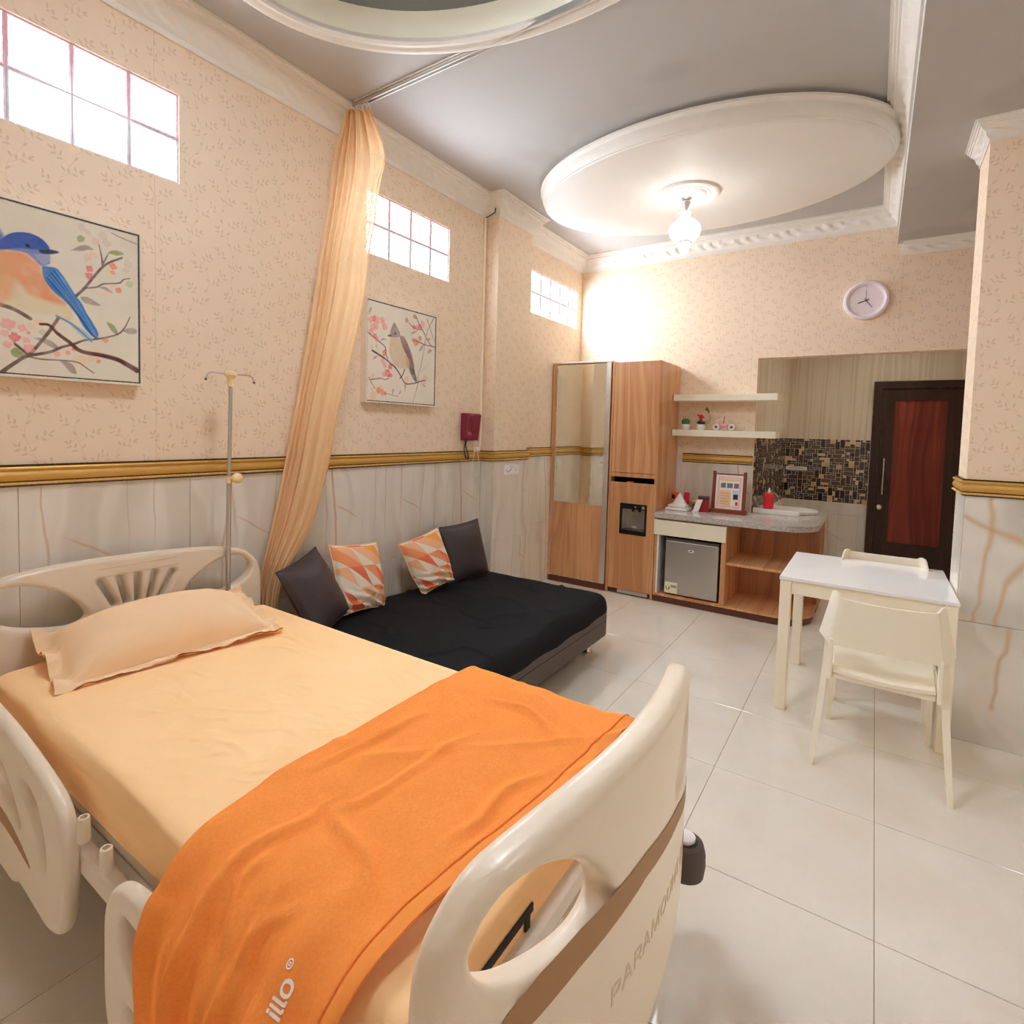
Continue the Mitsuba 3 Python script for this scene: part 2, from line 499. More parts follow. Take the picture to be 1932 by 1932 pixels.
principled('mat_wallpaper', mikit.proc(f_wallpaper), 0.6, 0.3)
principled('mat_marble', mikit.proc(f_marble), 0.22, 0.5)
principled('mat_marble_big', mikit.proc(f_marble_big), 0.2, 0.5)
principled('mat_floor', mikit.proc(f_floor), 0.07, 0.55)
principled('mat_grout', (150, 142, 128), 0.8)
principled('mat_ceiling', mikit.proc(f_ceiling), 0.75, 0.2)
principled('mat_plaster', (232, 227, 218), 0.55, 0.3)
principled('mat_tray_shade', (112, 114, 108), 0.7, 0.2)  # shade inside the sunk oval put into a darker grey
principled('mat_tray_wall', (245, 242, 222), 0.5, 0.3)
principled('mat_gold', (202, 158, 80), 0.42, 0.5, 0.35)
principled('mat_gold_bead', (226, 190, 122), 0.3, 0.5, 0.5)
principled('mat_gold_dark', (74, 48, 24), 0.3, 0.5, 0.6)
principled('mat_wood', mikit.proc(wood((218, 166, 120), (190, 134, 90), (160, 106, 66))), 0.3, 0.4)
principled('mat_wood_dark', mikit.proc(wood((196, 142, 98), (160, 108, 70), (134, 86, 52))), 0.35, 0.4)
principled('mat_plinth', (88, 44, 26), 0.35)
principled('mat_door_frame', mikit.proc(wood((58, 34, 24), (44, 25, 18), (34, 18, 13))), 0.3, 0.4)
principled('mat_door_panel', mikit.proc(wood((128, 52, 36), (98, 34, 24), (150, 72, 48), 30.0, 0.5)), 0.3, 0.4)
principled('mat_granite', mikit.proc(f_granite), 0.14, 0.5)
principled('mat_recess', mikit.proc(f_recess), 0.6, 0.3)
principled('mat_sheet', mikit.proc(f_sheet), 0.85, 0.15)
principled('mat_pillow', (240, 206, 166), 0.85, 0.15)
principled('mat_blanket', mikit.proc(f_blanket), 0.95, 0.05, sheen=0.5, sheen_tint=0.6)
principled('mat_blanket_hem', (238, 146, 72), 0.8, 0.1)
principled('mat_quilt', (19, 19, 22), 0.8, 0.2)
principled('mat_sofa', (80, 66, 60), 0.5, 0.4)
principled('mat_leather', (58, 49, 52), 0.42, 0.45)
principled('mat_triangles', mikit.proc(f_tri), 0.85, 0.1)
principled('mat_bed_plastic', (226, 212, 190), 0.28, 0.5)
principled('mat_bed_frame', (214, 204, 188), 0.4, 0.4)
principled('mat_bed_stripe', (160, 122, 82), 0.5, 0.3)
principled('mat_bed_engrave', (206, 190, 166), 0.5, 0.3)
principled('mat_strap', (16, 15, 18), 0.6)
principled('mat_rubber', (86, 78, 74), 0.6, 0.3)
principled('mat_chrome', (215, 212, 205), 0.18, 0.5, 1.0)
principled('mat_steel', (188, 184, 178), 0.32, 0.5, 0.7)
principled('mat_aluminium', (214, 210, 204), 0.35, 0.5, 0.8)
principled('mat_white', (240, 240, 238), 0.13, 0.5)
principled('mat_white_wood', (244, 233, 210), 0.35, 0.4)
principled('mat_ivory', (236, 230, 208), 0.4, 0.4)
principled('mat_chair', (242, 234, 214), 0.4, 0.4)
scene['mat_mirror'] = {'type': 'twosided', 'bsdf': {'type': 'conductor', 'material': 'none', 'specular_reflectance': rgb((240, 242, 236))}}
principled('mat_black', (14, 14, 15), 0.3)
principled('mat_black_matt', (10, 10, 11), 0.8, 0.1)
principled('mat_phone', (126, 30, 62), 0.35, 0.5)
principled('mat_cord', (40, 34, 42), 0.5)
principled('mat_card', (240, 238, 236), 0.6, 0.2)
principled('mat_ink', (120, 116, 116), 0.7)
principled('mat_ink_dark', (52, 44, 50), 0.7)
principled('mat_paper_warm', (238, 206, 158), 0.7)
principled('mat_blue_pale', (180, 208, 228), 0.7)
principled('mat_mahogany', (128, 58, 30), 0.35, 0.4)
principled('mat_ceramic', (240, 238, 232), 0.12, 0.5)
principled('mat_leaf', (52, 110, 34), 0.6)
principled('mat_leaf_dark', (58, 70, 30), 0.7)
principled('mat_flower', (206, 40, 70), 0.7)
principled('mat_flower_pale', (214, 130, 110), 0.7)
principled('mat_twig', (110, 84, 56), 0.7)
principled('mat_pink', (232, 178, 178), 0.5)
principled('mat_red', (214, 30, 48), 0.3)
principled('mat_soap', (222, 40, 62), 0.1, 0.5)
principled('mat_orange', (236, 96, 30), 0.4)
principled('mat_yellow', (240, 204, 60), 0.4)
principled('mat_brown_dark', (52, 28, 20), 0.4)
principled('mat_crimson', (150, 20, 30), 0.35)
principled('mat_clock', (236, 222, 228), 0.4, 0.4)
principled('mat_clock_face', (240, 226, 230), 0.5, 0.3)
principled('mat_frame_silver', (226, 216, 200), 0.35, 0.4)
principled('mat_frame_dark', (72, 62, 62), 0.4)
principled('mat_sticker', (232, 232, 198), 0.5)
principled('mat_cream_box', (236, 214, 160), 0.4)
principled('mat_glass_rim', (232, 222, 230), 0.2, 0.5)
principled('mat_rim_roof_tint', (248, 186, 206), 0.2, 0.5)  # daylight tinted by a red roof, put into the rim colour
principled('mat_glass_rim_grey', (206, 210, 226), 0.2, 0.5)
principled('mat_joint', (220, 208, 214), 0.8)
principled('mat_glow', (250, 250, 246), 0.4)
principled('mat_canvas', {'type': 'mesh_attribute', 'name': 'vertex_color'}, 0.8, 0.1)
for _i, _c in enumerate(((56, 40, 36), (84, 68, 62), (70, 54, 48), (38, 28, 28), (196, 168, 128), (210, 180, 146), (70, 72, 92))):
    principled(f'mat_mosaic_{_i}', _c, 0.12, 0.5)
principled('mat_mosaic_grout', (226, 210, 184), 0.8)
scene['mat_curtain'] = {'type': 'principledthin', 'base_color': mikit.proc(f_curtain), 'roughness': 0.8, 'diff_trans': 0.6}
scene['mat_clear'] = {'type': 'principled', 'base_color': rgb((250, 250, 250)), 'roughness': 0.05, 'specular': 0.5, 'spec_trans': 0.9, 'eta': 1.45} if False else {'type': 'dielectric', 'int_ior': 1.45}

# ================================================================ the room
XL, XP, YB, ZC, ZS = -2.64, -2.515, 5.42, 3.32, 3.03     # left wall, pilaster face, back wall, ceiling, soffit
YF, XR, XB = -1.2, 1.9, 0.07                              # wall behind the camera, right wall, left face of the beam
PX0, PY0, PY1 = 0.385, 3.575, 3.89                        # pillar
RX, RY, RZ = -0.89, 7.53, 2.187                           # recess: left side, rear wall, head of its opening
WINDOWS = ((0.48, 1.28, 4), (2.39, 3.194, 4), (4.365, 5.315, 5))
WZ0, WZ1 = 2.563, 2.952

put('floor', box((XL - .1, YF - .1, -0.08), (XR + .1, RY + .1, -0.0022)), 'mat_grout', kind='structure')
tag('floor', 'glossy cream floor of large square tiles')
_gx = [XL] + [q for q in 0.0765 + 0.596 * np.arange(-5, 4) if XL + .05 < q < XR - .05] + [XR]
_gy = [YF] + [q for q in 2.583 + 0.6213 * np.arange(-7, 10) if YF + .05 < q < RY - .05] + [RY]
for i in range(len(_gx) - 1):
    for j in range(len(_gy) - 1):
        if _gy[j] > YB + .3 and _gx[i + 1] < RX:
            continue
        put('floor__tile', box((_gx[i] + .0012, _gy[j] + .0012, -0.012), (_gx[i + 1] - .0012, _gy[j + 1] - .0012, 0), 0.0012), 'mat_floor')

# left wall with the three holes for the glass blocks
_p = sbox(YF - .12, -0.05, YB + .12, ZC + .1)
for a, b, _ in WINDOWS:
    _p = _p.difference(sbox(a, WZ0, b, WZ1))
put('wall_left', extrude(_p, 0, XL - .12, XL), 'mat_wallpaper', kind='structure')
tag('wall_left', 'long wall with leafy beige wallpaper above veined marble')
RAIL0, RAIL1 = 1.235, 1.312


def panels(key, axis, at, sgn, u0, u1, origin, mat='mat_marble', z1=RAIL0 + .02, rows=(0.0, 0.605), t=0.006, w=0.632):
    """Marble slabs proud of a wall face."""
    k0, k1 = math.floor((u0 - origin) / w), math.ceil((u1 - origin) / w)
    zz = list(rows) + [z1]
    for k in range(k0, k1):
        a, b = max(u0, origin + k * w), min(u1, origin + (k + 1) * w)
        if b - a < 0.02:
            continue
        for z0, zt in zip(zz[:-1], zz[1:]):
            lo, hi = [0, 0, z0 + .0008], [0, 0, zt - .0008]
            q = 1 - axis
            lo[axis], hi[axis] = sorted((at, at + sgn * t))
            lo[q], hi[q] = a + .0008, b - .0008
            put(key + '__marble_panel', box(lo, hi, 0.0015), mat)


panels('wall_left', 0, XL, 1, YF, 3.645, 1.32)
panels('wall_left', 0, XL, 1, 4.165, YB, 1.32)
put('wall_pilaster', box((XL, 3.65, -0.05), (XP, 4.16, ZC)), 'mat_wallpaper', kind='structure')
tag('wall_pilaster', 'shallow wallpapered pilaster standing out from the left wall')
panels('wall_pilaster', 0, XP, 1, 3.645, 4.165, 3.532)
panels('wall_pilaster', 1, 3.65, -1, XL + .006, XP, 1.32)

# back wall with the opening to the recess
_p = sbox(XL - .1, -0.05, XR + .1, ZC + .1).difference(sbox(RX, -0.06, 1.05, RZ))
put('wall_back', extrude(_p, 1, YB, YB + .12), 'mat_wallpaper', kind='structure')
tag('wall_back', 'far wall with leafy wallpaper above an opening')
panels('wall_back', 1, YB, -1, XL + .006, RX - .0, -1.52)
# recess behind the opening
_rec = cat_([box((RX - .12, YB + .12, -0.05), (RX, RY + .1, 2.75)), box((RX - .12, RY, -0.05), (1.15, RY + .1, 2.75)), box((1.05, YB + .12, -0.05), (1.15, RY + .1, 2.75)),
             box((RX - .12, YB + .12, 2.65), (1.15, RY + .1, 2.75))])
put('wall_recess', _rec, 'mat_recess', kind='structure')
tag('wall_recess', 'kitchenette recess with striped beige wallpaper and mosaic')
panels('wall_recess', 1, RY, -1, RX, -0.035, -0.3, z1=0.745)
panels('wall_recess', 0, RX, 1, YB + .002, RY - .006, 5.3, z1=0.745)

# mosaic on the recess: one tile, one part; the slivers and the raking side wall together
MCOL = [[lin(c) for c in ((56, 40, 36), (84, 68, 62), (70, 54, 48), (38, 28, 28), (196, 168, 128), (210, 180, 146), (70, 72, 92))]][0]
scene['mat_mosaic_many'] = {'type': 'twosided', 'bsdf': {'type': 'principled', 'base_color': {'type': 'mesh_attribute', 'name': 'vertex_color'}, 'roughness': 0.12}}


def mosaic(nu, nv, r):
    used = np.zeros((nu, nv), bool)
    out = []
    for w, h, share in ((4, 2, .27), (2, 4, .27), (2, 2, .33)):
        want = share * nu * nv / (w * h) * 0.72
        tries = 0
        while want > 0 and tries < 6000:
            tries += 1
            i, j = int(r.integers(0, nu - w + 1)), int(r.integers(0, nv - h + 1))
            if used[i:i + w, j:j + h].any():
                continue
            used[i:i + w, j:j + h] = True
            c = (int(r.choice([1, 1, 2])) if w == 4 else int(r.choice([0, 0, 3, 2])) if h == 4 else int(r.choice([4, 5, 2, 1, 6, 3, 0])))
            out.append((i, j, w, h, c)); want -= 1
    for i in range(nu):
        for j in range(nv):
            if used[i, j]:
                continue
            w, h = 1, 1
            if r.random() < .55 and i + 1 < nu and not used[i + 1, j]:
                w = 2
            elif r.random() < .6 and j + 1 < nv and not used[i, j + 1]:
                h = 2
            used[i:i + w, j:j + h] = True
            out.append((i, j, w, h, int(r.choice([0, 3, 2, 0, 1, 5]))))
    return out


U = 0.0243
_big, _many, _vc = [], [], []
put('wall_recess__mosaic_bed', cat_([box((RX, RY - .003, 0.745), (-0.035, RY, 1.472)), box((RX, YB + .0, 0.745), (RX + .003, RY - .003, 1.472))]), 'mat_mosaic_grout')
_back = mosaic(35, 30, np.random.default_rng(5))
_back.sort(key=lambda q: -q[2] * q[3])


def _tile_back(i, j, w, h):
    x0, z0 = RX + .006 + i * U, 0.745 + j * U
    return box((x0 + .0038, RY - .0052, z0 + .0038), (min(x0 + w * U, -0.037) - .0002, RY - .001, z0 + h * U), .0012)


for n, (i, j, w, h, c) in enumerate(_back):
    t = _tile_back(i, j, w, h)
    if n < 300:
        put('wall_recess__mosaic_tile', t, f'mat_mosaic_{c}')
    else:
        _many.append(t); _vc.append(np.tile(MCOL[c], (len(t.vertices), 1)))
for i, j, w, h, c in mosaic(86, 30, np.random.default_rng(6)):
    y0, z0 = RY - .006 - (i + w) * U, 0.745 + j * U
    t = box((RX + .001, y0 + .0038, z0 + .0038), (RX + .0075, y0 + w * U, z0 + h * U))
    _many.append(t); _vc.append(np.tile(MCOL[c], (len(t.vertices), 1)))
put('wall_recess__small_mosaic_tiles', cat_(_many), 'mat_mosaic_many', color=np.vstack(_vc), kind='stuff')

# pillar and the wall that runs on to the right of it; walls behind the camera
put('wall_pillar', box((PX0, PY0, -0.05), (XR + .1, PY1, ZS + .1)), 'mat_wallpaper', kind='structure')
tag('wall_pillar', 'corner of wall at right, wallpaper over big veined marble')
panels('wall_pillar', 1, PY0, -1, PX0 - .006, XR, PX0 + .0, 'mat_marble_big')
panels('wall_pillar', 0, PX0, -1, PY0, PY1, PY0, 'mat_marble_big')
put('wall_right', box((XR, YF - .1, -0.05), (XR + .12, PY0, ZC + .1)), 'mat_wallpaper', kind='structure')
put('wall_right__dado', box((XR - .006, YF, 0), (XR, PY0 - .006, RAIL0)), 'mat_marble')
put('wall_front', box((XL - .1, YF - .12, -0.05), (XR + .1, YF, ZC + .1)), 'mat_wallpaper', kind='structure')
put('wall_front__dado', box((XL + .006, YF, 0), (XR - .006, YF + .006, RAIL0)), 'mat_marble')
put('wall_corridor', box((XR, PY1, -0.05), (XR + .12, YB, ZS + .1)), 'mat_wallpaper', kind='structure')


# ceiling with the oval tray, the beam, the hung oval panel
def ellipse(cx, cy, a, b, n=128):
    t = np.linspace(0, 2 * np.pi, n, endpoint=False)
    return np.stack([cx + a * np.cos(t), cy + b * np.sin(t)], 1)


def ring(cx, cy, a, b, profile, n=160, closed=True):
    """Oval moulding; profile: (offset outwards from the ellipse, z), a closed loop."""
    pr = np.asarray(profile, float)
    t = np.linspace(0, 2 * np.pi, n, endpoint=False)
    nr = np.stack([np.cos(t) / a, np.sin(t) / b], 1); nr /= np.linalg.norm(nr, axis=1, keepdims=True)
    base = np.stack([cx + a * np.cos(t), cy + b * np.sin(t)], 1)
    P = np.concatenate([base[:, None] + nr[:, None] * pr[None, :, :1], np.broadcast_to(pr[None, :, 1:], (n, len(pr), 1))], -1)
    m = len(pr)
    i, k = np.meshgrid(np.arange(n), np.arange(m if closed else m - 1), indexing='ij')
    q = np.stack([i * m + k, ((i + 1) % n) * m + k, ((i + 1) % n) * m + (k + 1) % m, i * m + (k + 1) % m], -1).reshape(-1, 4)
    t_ = trimesh.Trimesh(P.reshape(-1, 3), np.vstack([q[:, [0, 1, 2]], q[:, [0, 2, 3]]]), process=False)
    if closed and t_.volume < 0:
        t_.invert()
    return t_


TR = (-1.15, 1.40, 1.10, 0.79)
OV = (-1.10, 4.00, 1.13, 0.82)
_c = sbox(XL - .1, YF - .1, XB + .02, YB + .1).difference(Polygon(ellipse(*TR)))
put('ceiling', extrude(_c, 2, ZC, ZC + .1), 'mat_ceiling', kind='structure')
tag('ceiling', 'pale painted ceiling with a sunk oval and a hung oval panel')
put('ceiling__beam', box((XB, YF - .1, ZS), (XR + .1, YB + .1, ZC + .12)), 'mat_ceiling', label='lower soffit at the right of the ceiling')
put('ceiling__tray_top', extrude(Polygon(ellipse(TR[0], TR[1], TR[2] + .05, TR[3] + .05)), 2, ZC + .12, ZC + .15), 'mat_tray_shade', label='top of the sunk oval, painted dark grey for its shade')
put('ceiling__tray_wall', ring(*TR, [(0.0, ZC + .002), (0.03, ZC + .002), (0.03, ZC + .12), (-0.015, ZC + .12), (-0.008, ZC + .08)]), 'mat_tray_wall', smooth=40, label='cream inner side of the sunk oval')
put('ceiling__tray_rim', ring(*TR, [(-.004, ZC + .006), (-.008, ZC - .014), (.0, ZC - .026), (.014, ZC - .026), (.02, ZC - .016), (.034, ZC - .026), (.05, ZC - .03), (.066, ZC - .024), (.078, ZC - .01), (.09, ZC - .006), (.09, ZC + .004)]), 'mat_plaster', smooth=40)
put('ceiling__oval_panel', extrude(Polygon(ellipse(OV[0], OV[1], OV[2] - .055, OV[3] - .055)), 2, ZC - .1435, ZC - .02), 'mat_plaster', smooth=30)
put('ceiling__oval_rim', ring(*OV, [(-.06, ZC - .143), (-.035, ZC - .143), (-.022, ZC - .141), (-.018, ZC - .132), (-.010, ZC - .130), (-.004, ZC - .118), (.008, ZC - .088), (.004, ZC - .06), (.012, ZC - .05), (.022, ZC - .044), (.022, ZC - .03), (.0, ZC - .022), (-.03, ZC - .018), (-.03, ZC + .001), (-.06, ZC + .001)]), 'mat_plaster', smooth=35)
ROS = (-1.165, 4.005)
_ros = [lathe([(.001, -.03), (.05, -.03), (.06, -.024), (.10, -.03), (.115, -.026), (.13, -.012), (.165, -.012), (.172, -.02), (.19, -.024), (.208, -.016), (.212, 0.0)], (ROS[0], ROS[1], ZC - .1435), 64)]
for k in range(40):
    a = 2 * math.pi * k / 40
    _ros.append(frame(trimesh.creation.icosphere(subdivisions=1, radius=.0085), (ROS[0] + .148 * math.cos(a), ROS[1] + .148 * math.sin(a), ZC - .1565), (1, 0, 0), (0, 1, 0), (0, 0, 1)))
put('ceiling__rosette', cat_(_ros), 'mat_plaster', smooth=40)

# cornices
CORN = [(0, -.155), (.010, -.155), (.010, -.128), (.018, -.120), (.024, -.112), (.030, -.100), (.036, -.090), (.043, -.080), (.050, -.071), (.057, -.063), (.064, -.056), (.068, -.046), (.078, -.044),
        (.080, -.028), (.092, -.026), (.094, -.014), (.108, -.013), (.108, 0), (0, 0)]


def corn(z, s=1.0):
    return [(a * s, z + b * s) for a, b in CORN]


def relief(s, pr):
    w = np.zeros(len(pr)); w[3:11] = np.sin(np.linspace(0, math.pi, 8))
    ph = 2 * math.pi * s / 0.16
    k = np.arange(len(pr))
    return w * (0.010 * math.sin(ph) * np.cos(k * 0.9 + ph * 0.5) + 0.009 * max(0.0, math.sin(2 * ph + 0.8)) * np.cos(k * 0.55 - 1.5))


put('trim_1', mold([(XL, YF), (XL, 3.65), (XP, 3.65), (XP, 4.16), (XL, 4.16), (XL, YB), (XB, YB)], corn(ZC - .0005), 0.012, relief), 'mat_plaster', smooth=35, kind='structure')
tag('trim_1', 'white plaster cornice with leaf relief along the left and far walls')
put('trim_2', mold([(XB, YB), (XB, YF)], corn(ZC - .0005), 0.012, relief), 'mat_plaster', smooth=35, kind='structure')
tag('trim_2', 'white plaster cornice along the side of the ceiling beam')
put('trim_3', mold([(XB + .035, YB), (XR, YB)], corn(ZS - .0005, .62), 0.012, relief), 'mat_plaster', smooth=35, kind='structure')
tag('trim_3', 'white cornice under the soffit on the far wall')
put('trim_4', mold([(PX0, PY1 + .002), (PX0, PY0), (XR, PY0)], corn(ZS - .0005, .62), 0.012, relief), 'mat_plaster', smooth=35, kind='structure')
tag('trim_4', 'short white cornice capping the wallpapered corner at right')

# gilded dado rails with a beaded lower edge
RAILB = [(0, RAIL0 + .022), (.016, RAIL0 + .022), (.020, RAIL0 + .027), (.024, RAIL0 + .036), (.022, RAIL0 + .048), (.016, RAIL0 + .058), (.016, RAIL0 + .061), (.022, RAIL0 + .063), (.025, RAIL0 + .069), (.022, RAIL0 + .075), (.010, RAIL0 + .077), (0, RAIL0 + .077)]
RAILS = [(0, RAIL0), (.012, RAIL0), (.016, RAIL0 + .003), (.0165, RAIL0 + .006), (.0165, RAIL0 + .008), (.0165, RAIL0 + .012), (.0165, RAIL0 + .016), (.0165, RAIL0 + .018), (.016, RAIL0 + .022), (0, RAIL0 + .022)]


def bead(s, pr):
    w = np.zeros(len(pr)); w[1:6] = (.6, .9, 1, .9, .6)
    return w * 0.008 * (abs(math.sin(math.pi * s / 0.022)) ** .7 - 0.9)


def rail(key, path, text, dz=0.0):
    put(key, mold(path, [(a, b + dz) for a, b in RAILB], 0.3), 'mat_gold', smooth=35, kind='structure')
    tag(key, text)
    put(key + '__beading', mold(path, [(a, b + dz) for a, b in RAILS], 0.3), 'mat_gold_dark', label='dark lower edge')
    put(key + '__bead_row', mold(path, [(.0172, RAIL0 + dz + .0065), (.022, RAIL0 + dz + .007), (.0262, RAIL0 + dz + .0095), (.0275, RAIL0 + dz + .012), (.0262, RAIL0 + dz + .0145), (.022, RAIL0 + dz + .017), (.0172, RAIL0 + dz + .0175)], 0.0037, bead), 'mat_gold_bead', smooth=50, label='row of gilded beads')
    put(key + '__top_edge', mold(path, [(0, RAIL1 + dz + .0004), (.012, RAIL1 + dz + .0004), (.015, RAIL1 + dz + .003), (.012, RAIL1 + dz + .006), (0, RAIL1 + dz + .006)], 0.3), 'mat_gold_dark', label='dark top edge')


rail('trim_5', [(XL, YF), (XL, 3.65), (XP, 3.65), (XP, 4.16), (XL + .02, 4.16)], 'gilded dado rail along the left wall and round the pilaster')
rail('trim_6', [(XL, 4.16), (XL, 4.835)], 'short gilded dado rail between the pilaster and the wardrobe', 0.012)
rail('trim_7', [(-1.51, YB), (RX - .004, YB)], 'gilded dado rail on the far wall below the shelves', -.006)
rail('trim_8', [(PX0, PY1), (PX0, PY0), (XR, PY0)], 'gilded dado rail round the corner of wall at right', -.006)

# glass block windows
for n, (a, b, k) in enumerate(WINDOWS, 1):
    w = (b - a) / k
    key = f'window_{n}'
    side = ('nearest the camera above the bluebird picture', 'half behind the curtain', 'small, beside the far corner')[n - 1]
    put(key + '__joint', extrude(union_all([sbox(a, WZ0, b, WZ1).difference(union_all([sbox(a + i * w + .002, WZ0 + .002 + j * .1945, a + (i + 1) * w - .002, WZ0 + (j + 1) * .1945 - .002) for i in range(k) for j in range(2)]))]), 0, XL - .10, XL - .010), 'mat_joint')
    tag(key, f'window of bright glass blocks {side}', kind='structure')
    for i in range(k):
        for j in range(2):
            y0, y1, z0, z1 = a + i * w + .002, a + (i + 1) * w - .002, WZ0 + j * .1945 + .002, WZ0 + (j + 1) * .1945 - .002
            e = .006
            # ribbed inner face: the ribs send the daylight down into the room
            nr, tl = 7, math.radians(24)
            h = (z1 - z0 - 2 * e) / nr
            dx = h * math.sin(tl) * math.cos(tl); hz = h * math.cos(tl) ** 2
            yy = np.linspace(y0 + e, y1 - e, 9)
            wave = .0014 * np.sin(np.arange(9) * 1.7 + i * 2 + j)
            lit, ret = [], []
            for r_ in range(nr):
                zt = z1 - e - r_ * h
                A0 = np.stack([XL - .010 + wave, yy, np.full(9, zt)], -1)
                A1_ = np.stack([XL - .010 - dx + wave, yy, np.full(9, zt - hz)], -1)
                A2_ = np.stack([XL - .010 + wave, yy, np.full(9, zt - h)], -1)
                lit.append(grid(np.stack([A1_, A0], 0), flip=True)); ret.append(grid(np.stack([A2_, A1_], 0), flip=True))
            bk = put(key + '__glass_block', cat_(lit), 'mat_glow')
            put(bk + '__rib_edges', cat_(ret), 'mat_glass_rim')
            scene[bk]['emitter'] = {'type': 'area', 'radiance': {'type': 'rgb', 'value': [WINDOW_L * q for q in DAY]}}
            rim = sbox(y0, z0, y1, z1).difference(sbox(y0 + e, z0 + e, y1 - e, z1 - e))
            put(bk + '__rim', extrude(rim, 0, XL - .03, XL - .008), 'mat_rim_roof_tint' if j == 1 else 'mat_glass_rim_grey' if i % 2 else 'mat_glass_rim')

# cable trunking in the corner before the pilaster
k = thing('cable_trunking', 'thin white cable trunking running down the wall before the pilaster', 'trunking')
put(k + '__cover', box((XL, 3.612, 1.35), (XL + .016, 3.634, ZC - .155), .002), 'mat_white_wood')
put(k + '__cable', tube([(XL + .008, 3.623, ZC - .155), (XL + .10, 3.623, ZC - .13), (XL + .112, 3.622, ZC - .02), (XL + .112, 3.622, ZC - .002)], .004, 6), 'mat_cord', smooth=True, label='dark cable bending over the cornice')

# curtain track on the ceiling
k = thing('curtain_track', 'grey curtain track running across the ceiling', 'curtain track')
_o = sbox(-.013, -.014, .013, .014).difference(sbox(-.009, -.016, .009, .008))
put(k + '__rail', extrude(affinity.translate(_o, 2.185, ZC - .0145), 0, XL + .112, XB - .11), 'mat_aluminium')
put(k + '__bracket', box((-1.66, 2.162, ZC - .018), (-1.60, 2.208, ZC - .0005), .003), 'mat_aluminium')
put(k + '__joint_plate', box((-2.5, 2.160, ZC - .009), (-1.66, 2.170, ZC - .0005), .002), 'mat_aluminium')

# pendant lamp
LX, LY = ROS[0] - .01, ROS[1]
k = thing('pendant_lamp', 'pendant lamp with an opal glass globe under the oval ceiling panel', 'lamp')
zc = ZC - .174
put(k + '__canopy', lathe([(.001, -.012), (.03, -.012), (.038, -.004), (.038, .002), (.001, .002)], (LX, LY, zc), 24), 'mat_steel', smooth=40)
put(k + '__cone', lathe([(.001, -.094), (.018, -.094), (.022, -.088), (.014, -.082), (.012, -.078), (.032, -.03), (.030, -.022), (.008, -.018), (.008, -.011), (.001, -.011)], (LX, LY, zc), 24), 'mat_steel', smooth=40, label='dark polished metal cone')
gl = lathe([(.001, -.298), (.045, -.298), (.078, -.285), (.10, -.258), (.108, -.225), (.10, -.19), (.078, -.165), (.05, -.148), (.036, -.13), (.034, -.108), (.04, -.098), (.03, -.0945), (.001, -.0945)], (LX, LY, zc), 40)
g = put(k + '__globe', gl, 'mat_glow', smooth=50, label='glowing opal glass globe')
scene[g]['emitter'] = {'type': 'area', 'radiance': {'type': 'rgb', 'value': [GLOBE_L * q for q in (0.97, 1.0, 1.0)]}}
put(k + '__collar', lathe([(.001, -.306), (.046, -.306), (.05, -.302), (.046, -.2985), (.001, -.2985)], (LX, LY, zc), 32), 'mat_chrome', smooth=40)
put(k + '__finial', lathe([(.001, -.398), (.012, -.396), (.02, -.385), (.016, -.374), (.030, -.366), (.034, -.352), (.028, -.344), (.040, -.334), (.044, -.316), (.040, -.3065), (.001, -.3065)], (LX, LY, zc), 32), 'mat_glow', smooth=40, label='ribbed glass finial')
scene[k + '__finial']['emitter'] = {'type': 'area', 'radiance': {'type': 'rgb', 'value': [GLOBE_L * .5] * 3}}

# wall clock
CX, CZ = -.113, 2.61
k = thing('clock', 'round pale pink wall clock above the opening', 'clock')
put(k + '__rim', lathe([(.118, -.012), (.124, .018), (.135, .03), (.15, .026), (.156, .01), (.156, -.024), (.118, -.024), (.118, -.012)], (CX, YB - .024, CZ), 64, 1) if False else frame(lathe([(.116, 0.0), (.156, 0.0), (.157, .022), (.15, .038), (.136, .042), (.124, .034), (.116, .02), (.116, 0.0)], (0, 0, 0), 64), (CX, YB - .001, CZ), (1, 0, 0), (0, 0, 1), (0, -1, 0)), 'mat_clock', smooth=40)
put(k + '__face', frame(lathe([(.001, 0.0), (.1155, 0.0), (.1155, .014), (.001, .014)], (0, 0, 0), 48), (CX, YB - .001, CZ), (1, 0, 0), (0, 0, 1), (0, -1, 0)), 'mat_clock_face', smooth=30)


def hand(ang, length, width, y, mat, name, tail=.02):
    a = math.radians(90 - ang)
    d = np.array([math.cos(a), 0, math.sin(a)])
    b = box((-tail, -width / 2, 0), (length, width / 2, .0012))
    put(k + '__' + name, frame(b, (CX, y, CZ), d, np.cross((0, -1, 0), d), (0, -1, 0)), mat)


hand(252, .058, .007, YB - .0165, 'mat_ink_dark', 'hour_hand')
hand(145, .074, .004, YB - .0185, 'mat_ink_dark', 'minute_hand')
hand(358, .085, .002, YB - .0205, 'mat_ink_dark', 'second_hand', .03)
for q in range(12):
    a = math.radians(30 * q)
    b = box((-.003, -.0012, 0), (.003, .0012, .0006))
    d = np.array([math.sin(a), 0, math.cos(a)])
    put(k + '__hour_mark', frame(b, np.array([CX, YB - .0152, CZ]) + .102 * d, d, np.cross((0, -1, 0), d), (0, -1, 0)), 'mat_ink')

